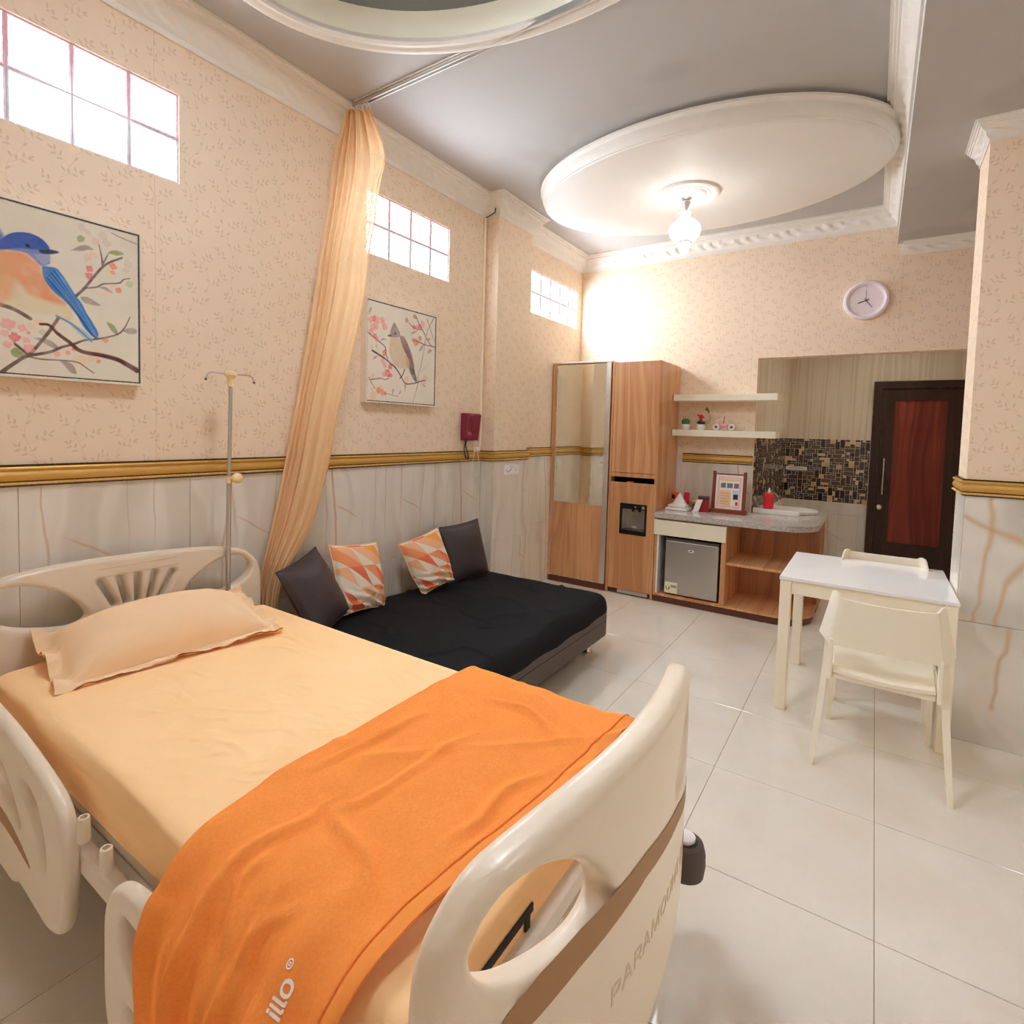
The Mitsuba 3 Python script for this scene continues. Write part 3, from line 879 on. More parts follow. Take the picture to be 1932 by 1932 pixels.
# door at the rear of the recess
DY = RY
_fr = sbox(-.03, 0, .86, 2.13).difference(sbox(.045, -1, .785, 2.05))
put('door_1', extrude(_fr, 1, DY - .075, DY + .02), 'mat_door_frame', kind='structure')
tag('door_1', 'dark wooden door with a red brown panel and steel pull handle')
_lf = sbox(.048, .006, .782, 2.046)
put('door_1__leaf', extrude(_lf.difference(sbox(.165, .355, .622, 1.926)), 1, DY - .045, DY - .004), 'mat_door_frame')
put('door_1__panel', box((.165, DY - .03, .355), (.622, DY - .012, 1.926)), 'mat_door_panel', label='red brown wooden panel')
_b = sbox(.15, .34, .637, 1.941).difference(sbox(.168, .358, .619, 1.923))
put('door_1__panel_bead', extrude(_b, 1, DY - .054, DY - .0452), 'mat_door_frame')
put('door_1__handle', cat_([tube([(.096, DY - .095, .885), (.096, DY - .095, 1.285)], .012, 14), tube([(.096, DY - .095, .955), (.096, DY - .044, .955)], .008, 10), tube([(.096, DY - .095, 1.215), (.096, DY - .044, 1.215)], .008, 10)]), 'mat_chrome', smooth=40, label='long steel pull handle')
put('door_1__lock', frame(lathe([(.001, 0), (.028, 0), (.028, .006), (.022, .01), (.012, .01), (.012, .013), (.001, .013)], (0, 0, 0), 24), (.078, DY - .0448, .737), (1, 0, 0), (0, 0, 1), (0, -1, 0)), 'mat_chrome', smooth=40, label='round steel lock')

# ================================================================ hospital bed
HX, FX = -2.50, -0.345          # head and foot panels
BY0, BY1 = 0.492, 1.588         # panels across the bed
BC = (BY0 + BY1) / 2
k_bed = thing('hospital_bed', 'cream hospital bed with moulded end panels and side rails', 'bed')


def end_panel(zb, zt):
    w = (BY1 - BY0) / 2
    half = [(0, zt + .012), (.16, zt + .011), (.30, zt + .004), (.40, zt - .008), (.46, zt - .024), (w - .045, zt - .058), (w - .012, zt - .11), (w, zt - .19), (w - .002, zb + .16), (w - .012, zb + .07), (w - .05, zb + .015), (w - .12, zb), (.2, zb - .012), (0, zb - .014)]
    pts = [(BC + a, b) for a, b in half] + [(BC - a, b) for a, b in half[-2:0:-1]]
    return spoly(pts, 6)


def grips(dz=0.0):
    near = [(.548, .795), (.556, .832), (.60, .862), (.67, .860), (.75, .828), (.82, .773), (.855, .722), (.848, .695), (.80, .682), (.72, .692), (.63, .718), (.572, .753)]
    a = spoly([(y, z + dz) for y, z in near], 6)
    return [a, affinity.scale(a, -1, 1, origin=(BC, 0))]


def bow(t, depth):
    v = t.vertices.copy()
    v[:, 0] += depth * (1 - ((v[:, 1] - BC) / ((BY1 - BY0) / 2)) ** 2)
    v[:, 2] += .036 * (BC - v[:, 1]) * np.clip((v[:, 2] - .4) / .4, 0, 1)
    t.vertices = v
    return t


HOLES_F = grips(.0)
_pf = end_panel(.315, .915).difference(union_all(HOLES_F))
foot = bow(soft_slab(_pf, 0, -.462, -.398, .024, .0075), .085)
put(k_bed + '__footboard', foot, 'mat_bed_plastic', smooth=True, label='foot panel with two oval grips')


def foot_x(y):
    return -.398 + .085 * (1 - ((np.asarray(y) - BC) / ((BY1 - BY0) / 2)) ** 2)


# brown swoosh on the outer face
_y = np.linspace(.56, 1.53, 90)
_up = np.interp(_y, [.56, .60, .66, .76, 1.0, 1.25, 1.42, 1.53], [.690, .712, .728, .732, .712, .658, .596, .560])
_lo = np.interp(_y, [.56, .60, .66, .76, 1.0, 1.25, 1.42, 1.53], [.680, .664, .662, .668, .660, .612, .552, .518])
_P = np.stack([np.stack([foot_x(_y) + .0012, _y, _lo], -1), np.stack([foot_x(_y) + .0012, _y, _up], -1)], 1)
put(k_bed + '__footboard__stripe', thick(_P, -.0016) if False else grid(_P), 'mat_bed_stripe', label='brown painted swoosh')
# embossed maker's name, reading along the foot panel
_t = meshkit.text_mesh('PARAMOUNT BED', .034, .0016)
_w = _t.vertices[:, 0].max()
_v = _t.vertices.copy()
_s = _v[:, 0] / _w
_yy = .86 + _s * .60
_zz = .515 - .03 * _s - .06 * _s ** 2 + _v[:, 1]
_t.vertices = np.stack([foot_x(_yy) - .0004 + _v[:, 2], _yy, _zz], -1)
_t.merge_vertices()
put(k_bed + '__footboard__lettering', _t, 'mat_bed_engrave', kind='stuff')

_ph = end_panel(.36, .925)
_slots = []
for i, (ya, za, yb, zb) in enumerate(((.905, .842, .955, .745), (.975, .846, .998, .745), (1.042, .848, 1.042, .745), (1.108, .846, 1.086, .745), (1.178, .842, 1.130, .745))):
    _slots.append(LineString([(ya, za), (yb, zb)]).buffer(.0120))
_ph = _ph.difference(union_all(grips(.012) + _slots))
head = bow(soft_slab(_ph, 0, HX - .025, HX + .030, .018, .0075), -.03)
put(k_bed + '__headboard', head, 'mat_bed_plastic', smooth=True, label='head panel with two oval grips and five slots')
_ln = []
for z, a, b in ((.900, .90, 1.19), (.868, .885, 1.205)):
    yy = np.linspace(a, b, 14)
    xx = HX + .030 - .03 * (1 - ((yy - BC) / .55) ** 2)
    _ln.append(tube(np.stack([xx, yy, yy * 0 + z], -1), .0013, 6))
put(k_bed + '__headboard__moulded_line', cat_(_ln), 'mat_bed_engrave', smooth=True)

# frame, deck, castors
put(k_bed + '__deck', box((HX + .04, .575, .415), (FX - .11, BY1 - .085, .452), .006), 'mat_bed_frame', label='mattress deck')
for y in (.535, BY1 - .055):
    put(k_bed + '__side_beam', box((HX + .04, y - .018, .365), (FX - .10, y + .018, .425), .006), 'mat_bed_frame')
put(k_bed + '__end_beam', box((FX - .185, .56, .455), (FX - .125, BY1 - .07, .53), .012), 'mat_bed_frame', label='cross beam under the mattress end')
put(k_bed + '__lower_frame', cat_([box((HX + .25, .66, .20), (FX - .25, .72, .26), .008), box((HX + .25, 1.35, .20), (FX - .25, 1.41, .26), .008), box((HX + .25, .66, .20), (HX + .31, 1.41, .26), .008), box((FX - .31, .66, .20), (FX - .25, 1.41, .26), .008)]), 'mat_bed_frame')
for x, xt in ((-1.9, -1.55), (-.95, -1.3)):
    for y in (.78, 1.30):
        put(k_bed + '__lift_arm', tube([(x, y, .23), (xt, y, .42)], .022, 10), 'mat_bed_frame', smooth=40)
for x in (HX + .28, FX - .28):
    for y in (.69, 1.38):
        c = put(k_bed + '__castor', frame(lathe([(.001, -.022), (.05, -.022), (.06, -.016), (.0625, 0), (.06, .016), (.05, .022), (.001, .022)], (0, 0, 0), 28), (x, y, .0625), (1, 0, 0), (0, 0, 1), (0, -1, 0)), 'mat_rubber', smooth=40)
        put(c + '__fork', cat_([box((x - .02, y - .032, .05), (x + .02, y - .026, .16), .002), box((x - .02, y + .026, .05), (x + .02, y + .032, .16), .002), box((x - .025, y - .032, .15), (x + .025, y + .032, .20), .004)]), 'mat_bed_frame')
# sockets on the near side beam
for x, zt_ in ((-1.538, .531), (-1.410, .513)):
    put(k_bed + '__hook_socket', lathe([(.010, .0), (.013, -.003), (.0145, -.06), (.012, -.064), (.001, -.064)][::-1] + [(.008, -.001), (.0075, -.03), (.001, -.03)], (x, .515, zt_), 20), 'mat_bed_plastic', smooth=40)
put(k_bed + '__beam_bolt', tube([(-1.335, .5168, .405), (-1.335, .511, .405)], .008, 8), 'mat_steel', smooth=40)


# lowered side rails of the near side
def side_rail(outline, holes, y, label):
    p = spoly(outline, 8).difference(union_all(holes))
    return put(k_bed + '__side_rail', soft_slab(p, 1, y - .020, y + .020, .0195, .0085), 'mat_bed_plastic', smooth=True, label=label)


_h1 = spoly([(-2.36, .52), (-2.20, .545), (-2.08, .51), (-1.97, .455), (-1.89, .385), (-1.90, .365), (-1.98, .395), (-2.12, .425), (-2.30, .43), (-2.38, .47)], 6)
_h2 = spoly([(-1.865, .50), (-1.80, .505), (-1.74, .475), (-1.70, .40), (-1.695, .345), (-1.71, .335), (-1.735, .385), (-1.78, .435)], 6)
_o1 = [(-2.44, .36), (-2.44, .52), (-2.40, .595), (-2.28, .625), (-2.10, .62), (-1.92, .605), (-1.74, .578), (-1.62, .545), (-1.572, .48), (-1.562, .38), (-1.572, .27), (-1.61, .205), (-1.68, .180), (-1.75, .182), (-1.90, .192), (-1.955, .168), (-2.02, .165), (-2.2, .17), (-2.36, .20)]
r1 = side_rail(_o1, [_h1, _h2], .50, 'head end side rail with a brown stripe')
_st = spoly([(-2.42, .335), (-2.2, .362), (-2.05, .362), (-1.93, .345), (-1.83, .312), (-1.80, .292), (-1.84, .296), (-1.95, .312), (-2.1, .318), (-2.25, .315), (-2.42, .29)], 6)
put(r1 + '__stripe', extrude(_st, 1, .4792, .4806), 'mat_bed_stripe')
_h3 = spoly([(-1.255, .43), (-1.235, .455), (-1.18, .452), (-1.0, .445), (-.86, .42), (-.84, .38), (-.90, .345), (-1.05, .335), (-1.18, .345), (-1.235, .375)], 6)
_h4 = spoly([(-1.235, .262), (-1.20, .268), (-1.10, .25), (-.95, .245), (-.93, .225), (-1.05, .215), (-1.18, .235)], 6)
_o3 = [(-1.345, .35), (-1.338, .43), (-1.305, .485), (-1.24, .518), (-1.1, .53), (-.9, .52), (-.75, .485), (-.70, .42), (-.705, .3), (-.74, .20), (-.85, .135), (-1.05, .12), (-1.25, .12), (-1.32, .15), (-1.345, .23)]
r2 = side_rail(_o3, [_h3, _h4], .50, 'foot end side rail partly under the orange blanket')
for x in (-2.2, -1.85, -1.15, -.9):
    put(k_bed + '__rail_arm', tube([(x, .515, .36), (x, .545, .395)], .012, 8), 'mat_steel', smooth=40)
# corner bumper at the far corner of the foot end
bx, by = -.395, 1.615
bu = put(k_bed + '__corner_bumper', lathe([(.001, -.052), (.045, -.052), (.054, -.045), (.058, -.015), (.057, .02), (.050, .045), (.036, .050), (.030, .044), (.001, .044)], (bx, by, .265), 32), 'mat_rubber', smooth=40, label='grey roller bumper')
put(bu + '__cap', lathe([(.001, .0445), (.020, .0445), (.020, .054), (.028, .054), (.028, .062), (.016, .066), (.001, .066)], (bx, by, .265), 24), 'mat_card', smooth=40)
put(k_bed + '__bumper_arm', box((bx - .05, 1.46, .325), (bx + .02, by + .02, .335), .003) if False else box((bx - .09, 1.40, .20), (bx - .05, by, .212), .003), 'mat_bed_frame')
put(k_bed + '__foot_cover', box((FX - .16, .62, .175), (FX - .09, 1.45, .30), .02), 'mat_bed_frame')

# ---------------------------------------------------------------- mattress with its fitted sheet
MX0, MX1, MY0, MY1, MZ0, MZ1 = HX + .078, FX - .165, .555, 1.565, .455, .622
t = rbox((MX0, MY0, MZ0), (MX1, MY1, MZ1), .035, .0085, 4)
v = t.vertices
nz = np.clip((v[:, 2] - MZ0) / (MZ1 - MZ0), 0, 1)
top = (v[:, 2] > MZ1 - .02)
q = np.stack([v[:, 0] * 5.5 + v[:, 1] * 4.5, v[:, 1] * 16 - v[:, 0] * 9, v[:, 0] * 0], -1)
wr = np.abs(meshkit.fbm(q, 3, 4) - .5)
ridge = np.maximum(0, .06 - wr) / .06
mask = np.clip(meshkit.noise(v * [1.7, 2.1, 1], 8) * 1.6 - .35, 0, 1) * np.clip((v[:, 0] + 2.0) / .4, 0, 1)
inn = np.clip(np.minimum(np.minimum(v[:, 0] - MX0, MX1 - v[:, 0]), np.minimum(v[:, 1] - MY0, MY1 - v[:, 1])) / .12, 0, 1)
dz = np.where(top, inn * (ridge * .004 * mask + .006 * (meshkit.fbm(v * [3, 3, 1], 2, 3) - .5)), 0)
_rc = np.random.default_rng(12)
for _ in range(46):                      # short creases running along the bed
    cx_, cy_, an_ = _rc.uniform(-1.95, -1.1), _rc.uniform(.72, 1.45), math.radians(_rc.uniform(-26, 8))
    L_, W_, H_ = _rc.uniform(.04, .12), _rc.uniform(.005, .009), _rc.uniform(.003, .0075)
    lx, ly = (v[:, 0] - cx_) * math.cos(an_) + (v[:, 1] - cy_) * math.sin(an_), (v[:, 1] - cy_) * math.cos(an_) - (v[:, 0] - cx_) * math.sin(an_)
    ly = ly + .25 * lx * lx / L_
    dz = dz + np.where(top, H_ * np.exp(-(lx / L_) ** 2) * (np.exp(-(ly / W_) ** 2) - .4 * np.exp(-(ly / (2.5 * W_)) ** 2)), 0)
crown = np.where(top, .010 * (1 - ((v[:, 1] - 1.06) / .52) ** 2), 0)
side = np.exp(-((v[:, 1] - MY0) / .012) ** 2) + np.exp(-((v[:, 1] - MY1) / .012) ** 2)
bul = .010 * (meshkit.fbm(np.stack([v[:, 0] * 3 + v[:, 2] * 9, v[:, 2] * 10 - v[:, 0] * 1.5, v[:, 0] * 0], -1), 2, 5) - .5) * 2 + .005 * np.sin(v[:, 2] * 62 + v[:, 0] * 5)
v = v + np.stack([0 * dz, np.where(v[:, 1] < 1.06, -1, 1) * bul * side * (nz > .03) * .8, dz + crown], -1)
v[:, 1] = np.where(v[:, 1] < 1.06, np.maximum(v[:, 1], MY0 - .008), np.minimum(v[:, 1], MY1 + .012))
t.vertices = v
k_mat = thing('mattress', 'thick mattress in a peach fitted sheet on the hospital bed', 'mattress')
put(k_mat + '__fitted_sheet', t, 'mat_sheet', smooth=True)
put(k_mat + '__strap', cat_([box((MX1 + .001, .60, .553), (MX1 + .005, .915, .571), .0015), box((MX1 + .001, .885, .470), (MX1 + .006, .902, .57), .0015)]), 'mat_strap', label='black elastic strap on the mattress end')
lb = put(k_bed + '__rating_label', box((FX - .1249, .905, .478), (FX - .1236, .975, .515)), 'mat_card', label='small white label with black marks')
put(lb + '__print', cat_([box((FX - .1238, .913, .484), (FX - .1231, .930, .509)), box((FX - .1238, .936, .498), (FX - .1231, .968, .509)), box((FX - .1238, .942, .484), (FX - .1231, .962, .493))]), 'mat_black')

# ---------------------------------------------------------------- pillow
w, h, n = .755, .42, 81
u = np.linspace(-1, 1, n)
A, B = np.meshgrid(u, u, indexing='ij')
ai, bi = np.clip(np.abs(A) / .88, 0, 1), np.clip(np.abs(B) / .82, 0, 1)
f = np.maximum((1 - ai ** 2.4) * (1 - bi ** 2.6), 0) ** .55
ruck = meshkit.fbm(np.stack([A * 5 + B * 3, B * 6 - A * 2, A * 0], -1), 3, 6) - .5
flange = (np.abs(A) > .87) | (np.abs(B) > .81)
edge_ = np.clip((np.maximum(np.abs(A) - .86, 0) / .14 + np.maximum(np.abs(B) - .80, 0) / .2), 0, 1)
ruf = edge_ * (.007 * np.sin(A * 9 + B * 11) + .035 * ruck) + .030 * np.clip(-A - .84, 0, 1) / .16 * np.sin(B * 7 + 1.2)
top = .004 + .128 * f + ruf + .010 * ruck * (1 - f * .6)
bot = -.003 - .022 * f + ruf + .010 * ruck * (1 - f)
X, Y = A * w / 2 * (1 - .03 * (1 - B ** 2)), B * h / 2 * (1 - .02 * (1 - A ** 2))
a_, b_ = grid(np.stack([X, Y, top], -1)), grid(np.stack([X, Y, bot], -1), flip=True)
pil = trimesh.Trimesh(np.vstack([a_.vertices, b_.vertices]), np.vstack([a_.faces, b_.faces + len(a_.vertices)]), process=False)
PC = np.array([-2.225, 1.02, .676])
ey = np.array([-.93, -.06, .17]); ex = np.array([.13, 1.0, .03]); ey -= ex * (ex @ ey) / (ex @ ex)
k_pil = thing('pillow', 'plump pale peach pillow with a flanged edge at the head of the bed', 'pillow')
pm = frame(pil, PC, ex, ey, np.cross(ex, ey) * 1.0)
put(k_pil + '__pillowcase', pm, 'mat_pillow', smooth=True)

# ---------------------------------------------------------------- orange blanket over the foot end
path = np.array([(1.592, .50), (1.596, .56), (1.588, .610), (1.565, .636), (1.50, .648), (1.30, .653), (1.06, .654), (.80, .652), (.64, .646), (.575, .632), (.532, .604), (.506, .572), (.482, .545), (.464, .50), (.458, .42), (.460, .33), (.458, .22), (.460, .12)])
cp = curve(path, 16)
seg = np.r_[0, np.cumsum(np.linalg.norm(np.diff(cp, axis=0), axis=1))]
S = np.linspace(0, seg[-1], 190)
py, pz = np.interp(S, seg, cp[:, 0]), np.interp(S, seg, cp[:, 1])
nt = 120
Tt = np.linspace(0, 1, nt)
G, K = np.meshgrid(S, Tt, indexing='ij')
drop = np.clip((G - seg[-1] * .55) / (seg[-1] * .45), 0, 1)
x0 = -1.14 + .06 * drop
x1 = np.interp(S, [0, .2, .6, 1.0, 1.25, seg[-1]], [-.530, -.535, -.555, -.595, -.61, -.625])[:, None] + 0 * K
Xb = x0 + (x1 - x0) * K
Yb, Zb = np.broadcast_to(py[:, None], G.shape).copy(), np.broadcast_to(pz[:, None], G.shape).copy()
ty, tz = np.gradient(py), np.gradient(pz); ln = np.hypot(ty, tz)
ny, nzv = (tz / ln)[:, None], (-ty / ln)[:, None]
fold = .026 * (meshkit.fbm(np.stack([Xb * 3 + G * 1.8, G * 2.0 - Xb * 6.5, Xb * 0], -1), 3, 12) - .42)
rid = np.maximum(0, .09 - np.abs(meshkit.fbm(np.stack([Xb * 2.2 - G * 2.6, G * 3.2 + Xb * 4.0, Xb * 0 + 3], -1), 2, 9) - .5)) / .09
fold += .010 * rid * meshkit.noise(np.stack([Xb * 3, G * 3, Xb * 0], -1), 5)
# long folds where it falls down the near side
fold += drop * (.020 * np.sin(Xb * 26 + G * 3.5 + 1.0) ** 2 + .012 * np.sin(Xb * 52 - G * 3))
FOLDS = [[(.935, .403), (.881, .437), (.773, .445), (.602, .445), (.512, .479)], [(.872, .857), (.791, .866), (.656, .824), (.539, .899)], [(.872, .118), (.683, .16), (.53, .176)], [(1.205, .277), (1.133, .277), (1.07, .303), (.998, .345), (.881, .319)],
         [(1.231, .462), (1.196, .42), (1.142, .361), (1.079, .378)], [(1.50, .24), (1.366, .269), (1.249, .290), (1.187, .269)], [(.95, .60), (.998, .70), (1.04, .80)], [(1.33, .54), (1.258, .58), (1.178, .56), (1.124, .64)], [(.342, .328), (.324, .563), (.404, .80)], [(.935, .235), (.98, .555), (1.007, .723)], [(1.6, .45), (1.4, .50), (1.25, .54), (1.12, .52)]]
for n_, L_ in enumerate(FOLDS):
    c_ = curve(L_, 10)
    best, at = np.full_like(G, 9.0), np.zeros_like(G)
    for m_ in range(len(c_)):
        dd = np.hypot(G - c_[m_, 0], (K - c_[m_, 1]) * .56)
        at = np.where(dd < best, m_ / (len(c_) - 1), at); best = np.minimum(best, dd)
    fold += (.014 + .004 * (n_ % 3)) * np.sin(math.pi * np.clip(at, .03, .97)) ** .6 * (np.exp(-(best / .015) ** 2) - .45 * np.exp(-(best / .040) ** 2))
fold = np.maximum(fold + .008, .002)
Yb += ny * fold; Zb += nzv * fold
P = np.stack([Xb, Yb, Zb], -1)
k_bl = thing('blanket', 'orange fleece blanket folded over the foot of the hospital bed', 'blanket')
put(k_bl + '__fleece', thick(P, .004), 'mat_blanket', smooth=50)
# stitched hem along the foot edge
H = P[:, -7:, :].copy()
Nn = np.cross(np.gradient(P, axis=0), np.gradient(P, axis=1)); Nn /= np.linalg.norm(Nn, axis=-1, keepdims=True)
H += Nn[:, -7:] * .0022
put(k_bl + '__hem', thick(H, .0015), 'mat_blanket_hem', smooth=50, label='lighter hem along the foot edge')
put(k_bl + '__hem_seam', tube((P + Nn * .003)[:, -8, :], .0016, 5), 'mat_blanket_hem', smooth=True)
# printed word running down the near side
_t = meshkit.text_mesh('illo', .027, .0006, bold=True)
_c = meshkit.text_mesh('\u00ae', .016, .0006)
_c.vertices += [_t.vertices[:, 0].max() + .004, .016, 0]
from scipy.interpolate import RegularGridInterpolator
_ip = [RegularGridInterpolator((S, Tt), A_[..., q], bounds_error=False, fill_value=None) for A_ in (P, Nn) for q in range(3)]
_sg = 1.0 if (Nn[100, 60, 2] > 0) else -1.0
for n_, m_ in (('letter', _t), ('registered_mark', _c)):
    for part in (m_.split(only_watertight=False) if n_ == 'letter' else [m_]):
        c = np.stack([1.246 - part.vertices[:, 0], .80 - part.vertices[:, 1] / .55], -1)
        pp, nn = np.stack([f_(c) for f_ in _ip[:3]], -1), np.stack([f_(c) for f_ in _ip[3:]], -1)
        part.vertices = pp + _sg * nn * (.0006 + part.vertices[:, 2:3])
        put(k_bl + '__' + n_, part, 'mat_card')

# ================================================================ beside the bed: drip stand, curtain, sofa bed, cushions
k = thing('iv_pole', 'slim steel drip pole with two hooks at the head of the bed', 'drip stand')
PXX, PYY = -2.462, 1.405
put(k + '__lower_tube', tube([(PXX, PYY, .40), (PXX + .002, PYY + .006, 1.235)], .0105, 14), 'mat_steel', smooth=40)
put(k + '__upper_tube', tube([(PXX + .002, PYY + .006, 1.235), (PXX + .004, PYY + .012, 1.672)], .0085, 14), 'mat_steel', smooth=40)
put(k + '__clamp_collar', lathe([(.001, 0), (.0135, 0), (.0135, .03), (.001, .03)], (PXX + .002, PYY + .006, 1.215), 18), 'mat_cream_box', smooth=40)
put(k + '__knob', frame(lathe([(.001, 0), (.008, 0), (.010, .012), (.021, .016), (.025, .026), (.022, .040), (.012, .046), (.001, .047)], (0, 0, 0), 24), (PXX + .012, PYY + .010, 1.238), (0, 0, 1), (.5, -1, 0), (1, .75, 0)), 'mat_cream_box', smooth=50, label='round cream knob')
hb = put(k + '__hook_head', lathe([(.001, 0), (.014, 0), (.0145, .03), (.020, .045), (.028, .052), (.028, .066), (.020, .070), (.001, .070)], (PXX + .004, PYY + .012, 1.660), 20), 'mat_cream_box', smooth=40, label='cream plastic head')
for s in (-1, 1):
    d = np.array([.12, 1.0, 0]) * s / 1.007
    c = np.array([PXX + .004, PYY + .012, 1.717])
    pts = [c + d * .02, c + d * .075 + [0, 0, .003], c + d * .092, c + d * .103 + [0, 0, -.012], c + d * .108 + [0, 0, -.028]]
    put(k + '__hook', tube(curve(pts, 8), np.linspace(.0028, .0036, 33), 8), 'mat_steel', smooth=True)
    put(k + '__hook_tip', frame(trimesh.creation.icosphere(subdivisions=2, radius=.0055), c + d * .109 + [0, 0, -.03], (1, 0, 0), (0, 1, 0), (0, 0, 1)), 'mat_rubber', smooth=True)

# privacy curtain, bunched at the end of its track and hanging aslant to the far end of the bed head
LV = [(208, -2.535, 2.150, 3.262), (300, -2.57, 2.090, 2.986), (400, -2.575, 2.060, 2.685), (480, -2.575, 2.013, 2.438), (600, -2.575, 1.954, 2.080), (740, -2.575, 1.873, 1.668), (870, -2.575, 1.793, 1.297), (985, -2.575, 1.716, .979), (1060, -2.575, 1.662, .779), (1130, -2.575, 1.622, .597), (1240, -2.575, 1.618, .30)]
RV = [(208, -2.41, 2.195, 3.262), (262, -2.33, 2.215, 3.086), (300, -2.275, 2.212, 2.961), (330, -2.255, 2.190, 2.861), (390, -2.255, 2.134, 2.673), (460, -2.265, 2.080, 2.464), (560, -2.275, 2.058, 2.182), (640, -2.295, 2.013, 1.953), (770, -2.325, 1.931, 1.585), (880, -2.365, 1.905, 1.277), (960, -2.40, 1.865, 1.051), (995, -2.42, 1.841, .954), (1040, -2.465, 1.787, .829), (1070, -2.49, 1.748, .747), (1100, -2.51, 1.715, .665), (1240, -2.53, 1.70, .30)]
nz_, nu_ = 320, 241
tv = np.linspace(208, 1240, nz_)
LV, RV = np.array(LV), np.array(RV)
PLc = np.stack([np.interp(tv, LV[:, 0], LV[:, q]) for q in (1, 2, 3)], -1)
PRc = np.stack([np.interp(tv, RV[:, 0], RV[:, q]) for q in (1, 2, 3)], -1)
for A_ in (PLc, PRc):
    for q in range(3):
        for _ in range(2):
            A_[:, q] = np.convolve(np.pad(A_[:, q], 6, mode='reflect', reflect_type='odd'), np.ones(13) / 13, 'valid')
u = np.linspace(0, 1, nu_)
Uc, Vc = np.meshgrid(u, tv)
base = PLc[:, None] * (1 - Uc[..., None]) + PRc[:, None] * Uc[..., None]
ch = PRc - PLc; ch[:, 2] = 0
nrm = np.stack([ch[:, 1], -ch[:, 0], 0 * ch[:, 0]], -1); nrm /= np.linalg.norm(nrm, axis=1, keepdims=True)
nrm = np.where((nrm[:, 0] < 0)[:, None], -nrm, nrm)
wob = meshkit.noise(np.stack([Uc * 3.5, Vc / 420, Vc * 0], -1), 2) - .5
ph = 2 * math.pi * (Uc * 6.5 + .5 * np.sin(1.7 * Uc * math.pi) + .5 * wob)
amp = np.interp(tv, [208, 300, 450, 800, 1000, 1240], [.024, .024, .017, .016, .015, .014])[:, None]
off = amp * (np.sin(ph + .5 * np.sin(ph)) + .30 * np.sin(2.3 * ph + 1)) * (1 - .55 * np.clip((Uc - .68) / .2, 0, 1))
off += .06 * np.exp(-((Uc - .93) / .10) ** 2) * np.exp(-((Vc - 345) / 55) ** 2)
PCu = base + nrm[:, None] * off[..., None]
PCu[..., 0] = np.maximum(PCu[..., 0], XL + .020)
k = thing('curtain', 'peach privacy curtain with a net top gathered behind the bed head', 'curtain')
i1, i2 = int(np.searchsorted(tv, 285)), int(np.searchsorted(tv, 515))
put(k + '__heading', grid(PCu[:i1 + 1]), 'mat_curtain', smooth=True, label='plain heading under the track')
put(k + '__cloth', grid(PCu[i2:]), 'mat_curtain', smooth=True)
# net: slanting threads and a few cross threads
Nf = grid(PCu[i1:i2 + 1])
nr_, nc_ = i2 - i1, nu_ - 1
rr, cc = np.meshgrid(np.arange(nr_), np.arange(nc_), indexing='ij')
keep = (((cc + rr // 8) % 4 != 0) | (rr % 12 == 0)).ravel()
put(k + '__net', trimesh.Trimesh(Nf.vertices, Nf.faces[np.concatenate([keep, keep])], process=False), 'mat_curtain', smooth=True, kind='stuff', label='net strip of fine threads')
for q in np.linspace(.02, .98, 12):
    x = float(np.interp(q, u, PCu[0, :, 0])); y = float(np.interp(q, u, PCu[0, :, 1]))
    put(k + '__hook', tube([(x, y, 3.258), (x, y, 3.272), (x, (y + 2.185) / 2, 3.285), (x, 2.185, 3.296)], .0035, 6), 'mat_card', smooth=True)

# sofa bed with its dark quilt
SX0, SX1, SY0, SY1 = -2.60, -1.43, 1.80, 3.50
k_sofa = thing('sofa_bed', 'low brown leather sofa bed on short chrome feet against the left wall', 'sofa bed')
put(k_sofa + '__base', rbox((SX0, SY0, .105), (SX1, SY1, .345), .03, .05, 4), 'mat_sofa', smooth=True)
put(k_sofa + '__seam', box((SX1 - .01, SY0 + .05, .222), (SX1 + .0012, SY1 - .04, .2255)), 'mat_strap')
for x in (SX0 + .12, SX1 - .10):
    for y in (SY0 + .12, SY1 - .10):
        put(k_sofa + '__leg', lathe([(.001, 0), (.035, 0), (.037, .012), (.026, .022), (.020, .05), (.020, .106), (.001, .106)], (x, y, 0), 24), 'mat_chrome', smooth=40)
k = thing('quilt', 'black quilted cover spread over the sofa bed', 'quilt')
qx0, qx1, qy0, qy1, qr = SX0 + .005, SX1 + .045, SY0 - .02, SY1 + .03, .07
a = np.concatenate([[0, .02, .045], np.linspace(.08, 1 - .05, 90), [1 - .025, 1]])
A, B = np.meshgrid(np.linspace(0, 1, 110), np.linspace(0, 1, 150), indexing='ij')
ed = np.minimum(np.minimum(A, 1 - A) * (qx1 - qx0), np.minimum(B, 1 - B) * (qy1 - qy0))
edx = np.minimum(A, 1 - A) * (qx1 - qx0)
f = np.clip(ed / .09, 0, 1)
hz = .352 + .05 * np.sqrt(np.maximum(0, 1 - (1 - f) ** 2)) - .045 * (1 - f) ** 2 * 1.0
X, Y = qx0 + A * (qx1 - qx0), qy0 + B * (qy1 - qy0)
w1 = meshkit.fbm(np.stack([X * 4 + Y * 1.2, Y * 5 - X * 2, X * 0], -1), 3, 31) - .5
rd = np.maximum(0, .05 - np.abs(meshkit.fbm(np.stack([X * 3.2, Y * 3.6, X * 0 + 4], -1), 2, 11) - .5)) / .05
hz = hz + f * (.020 * w1 + .012 * rd) + .006 * np.sin(Y * 9 + X * 3) * f
cr = np.minimum(1, .86 + .14 * np.clip((np.abs(A - .5) < .5) * 1.0, 0, 1))
corner = np.clip(np.abs(A - .5) * 2, 0, 1) ** 6 * np.clip(np.abs(B - .5) * 2, 0, 1) ** 6
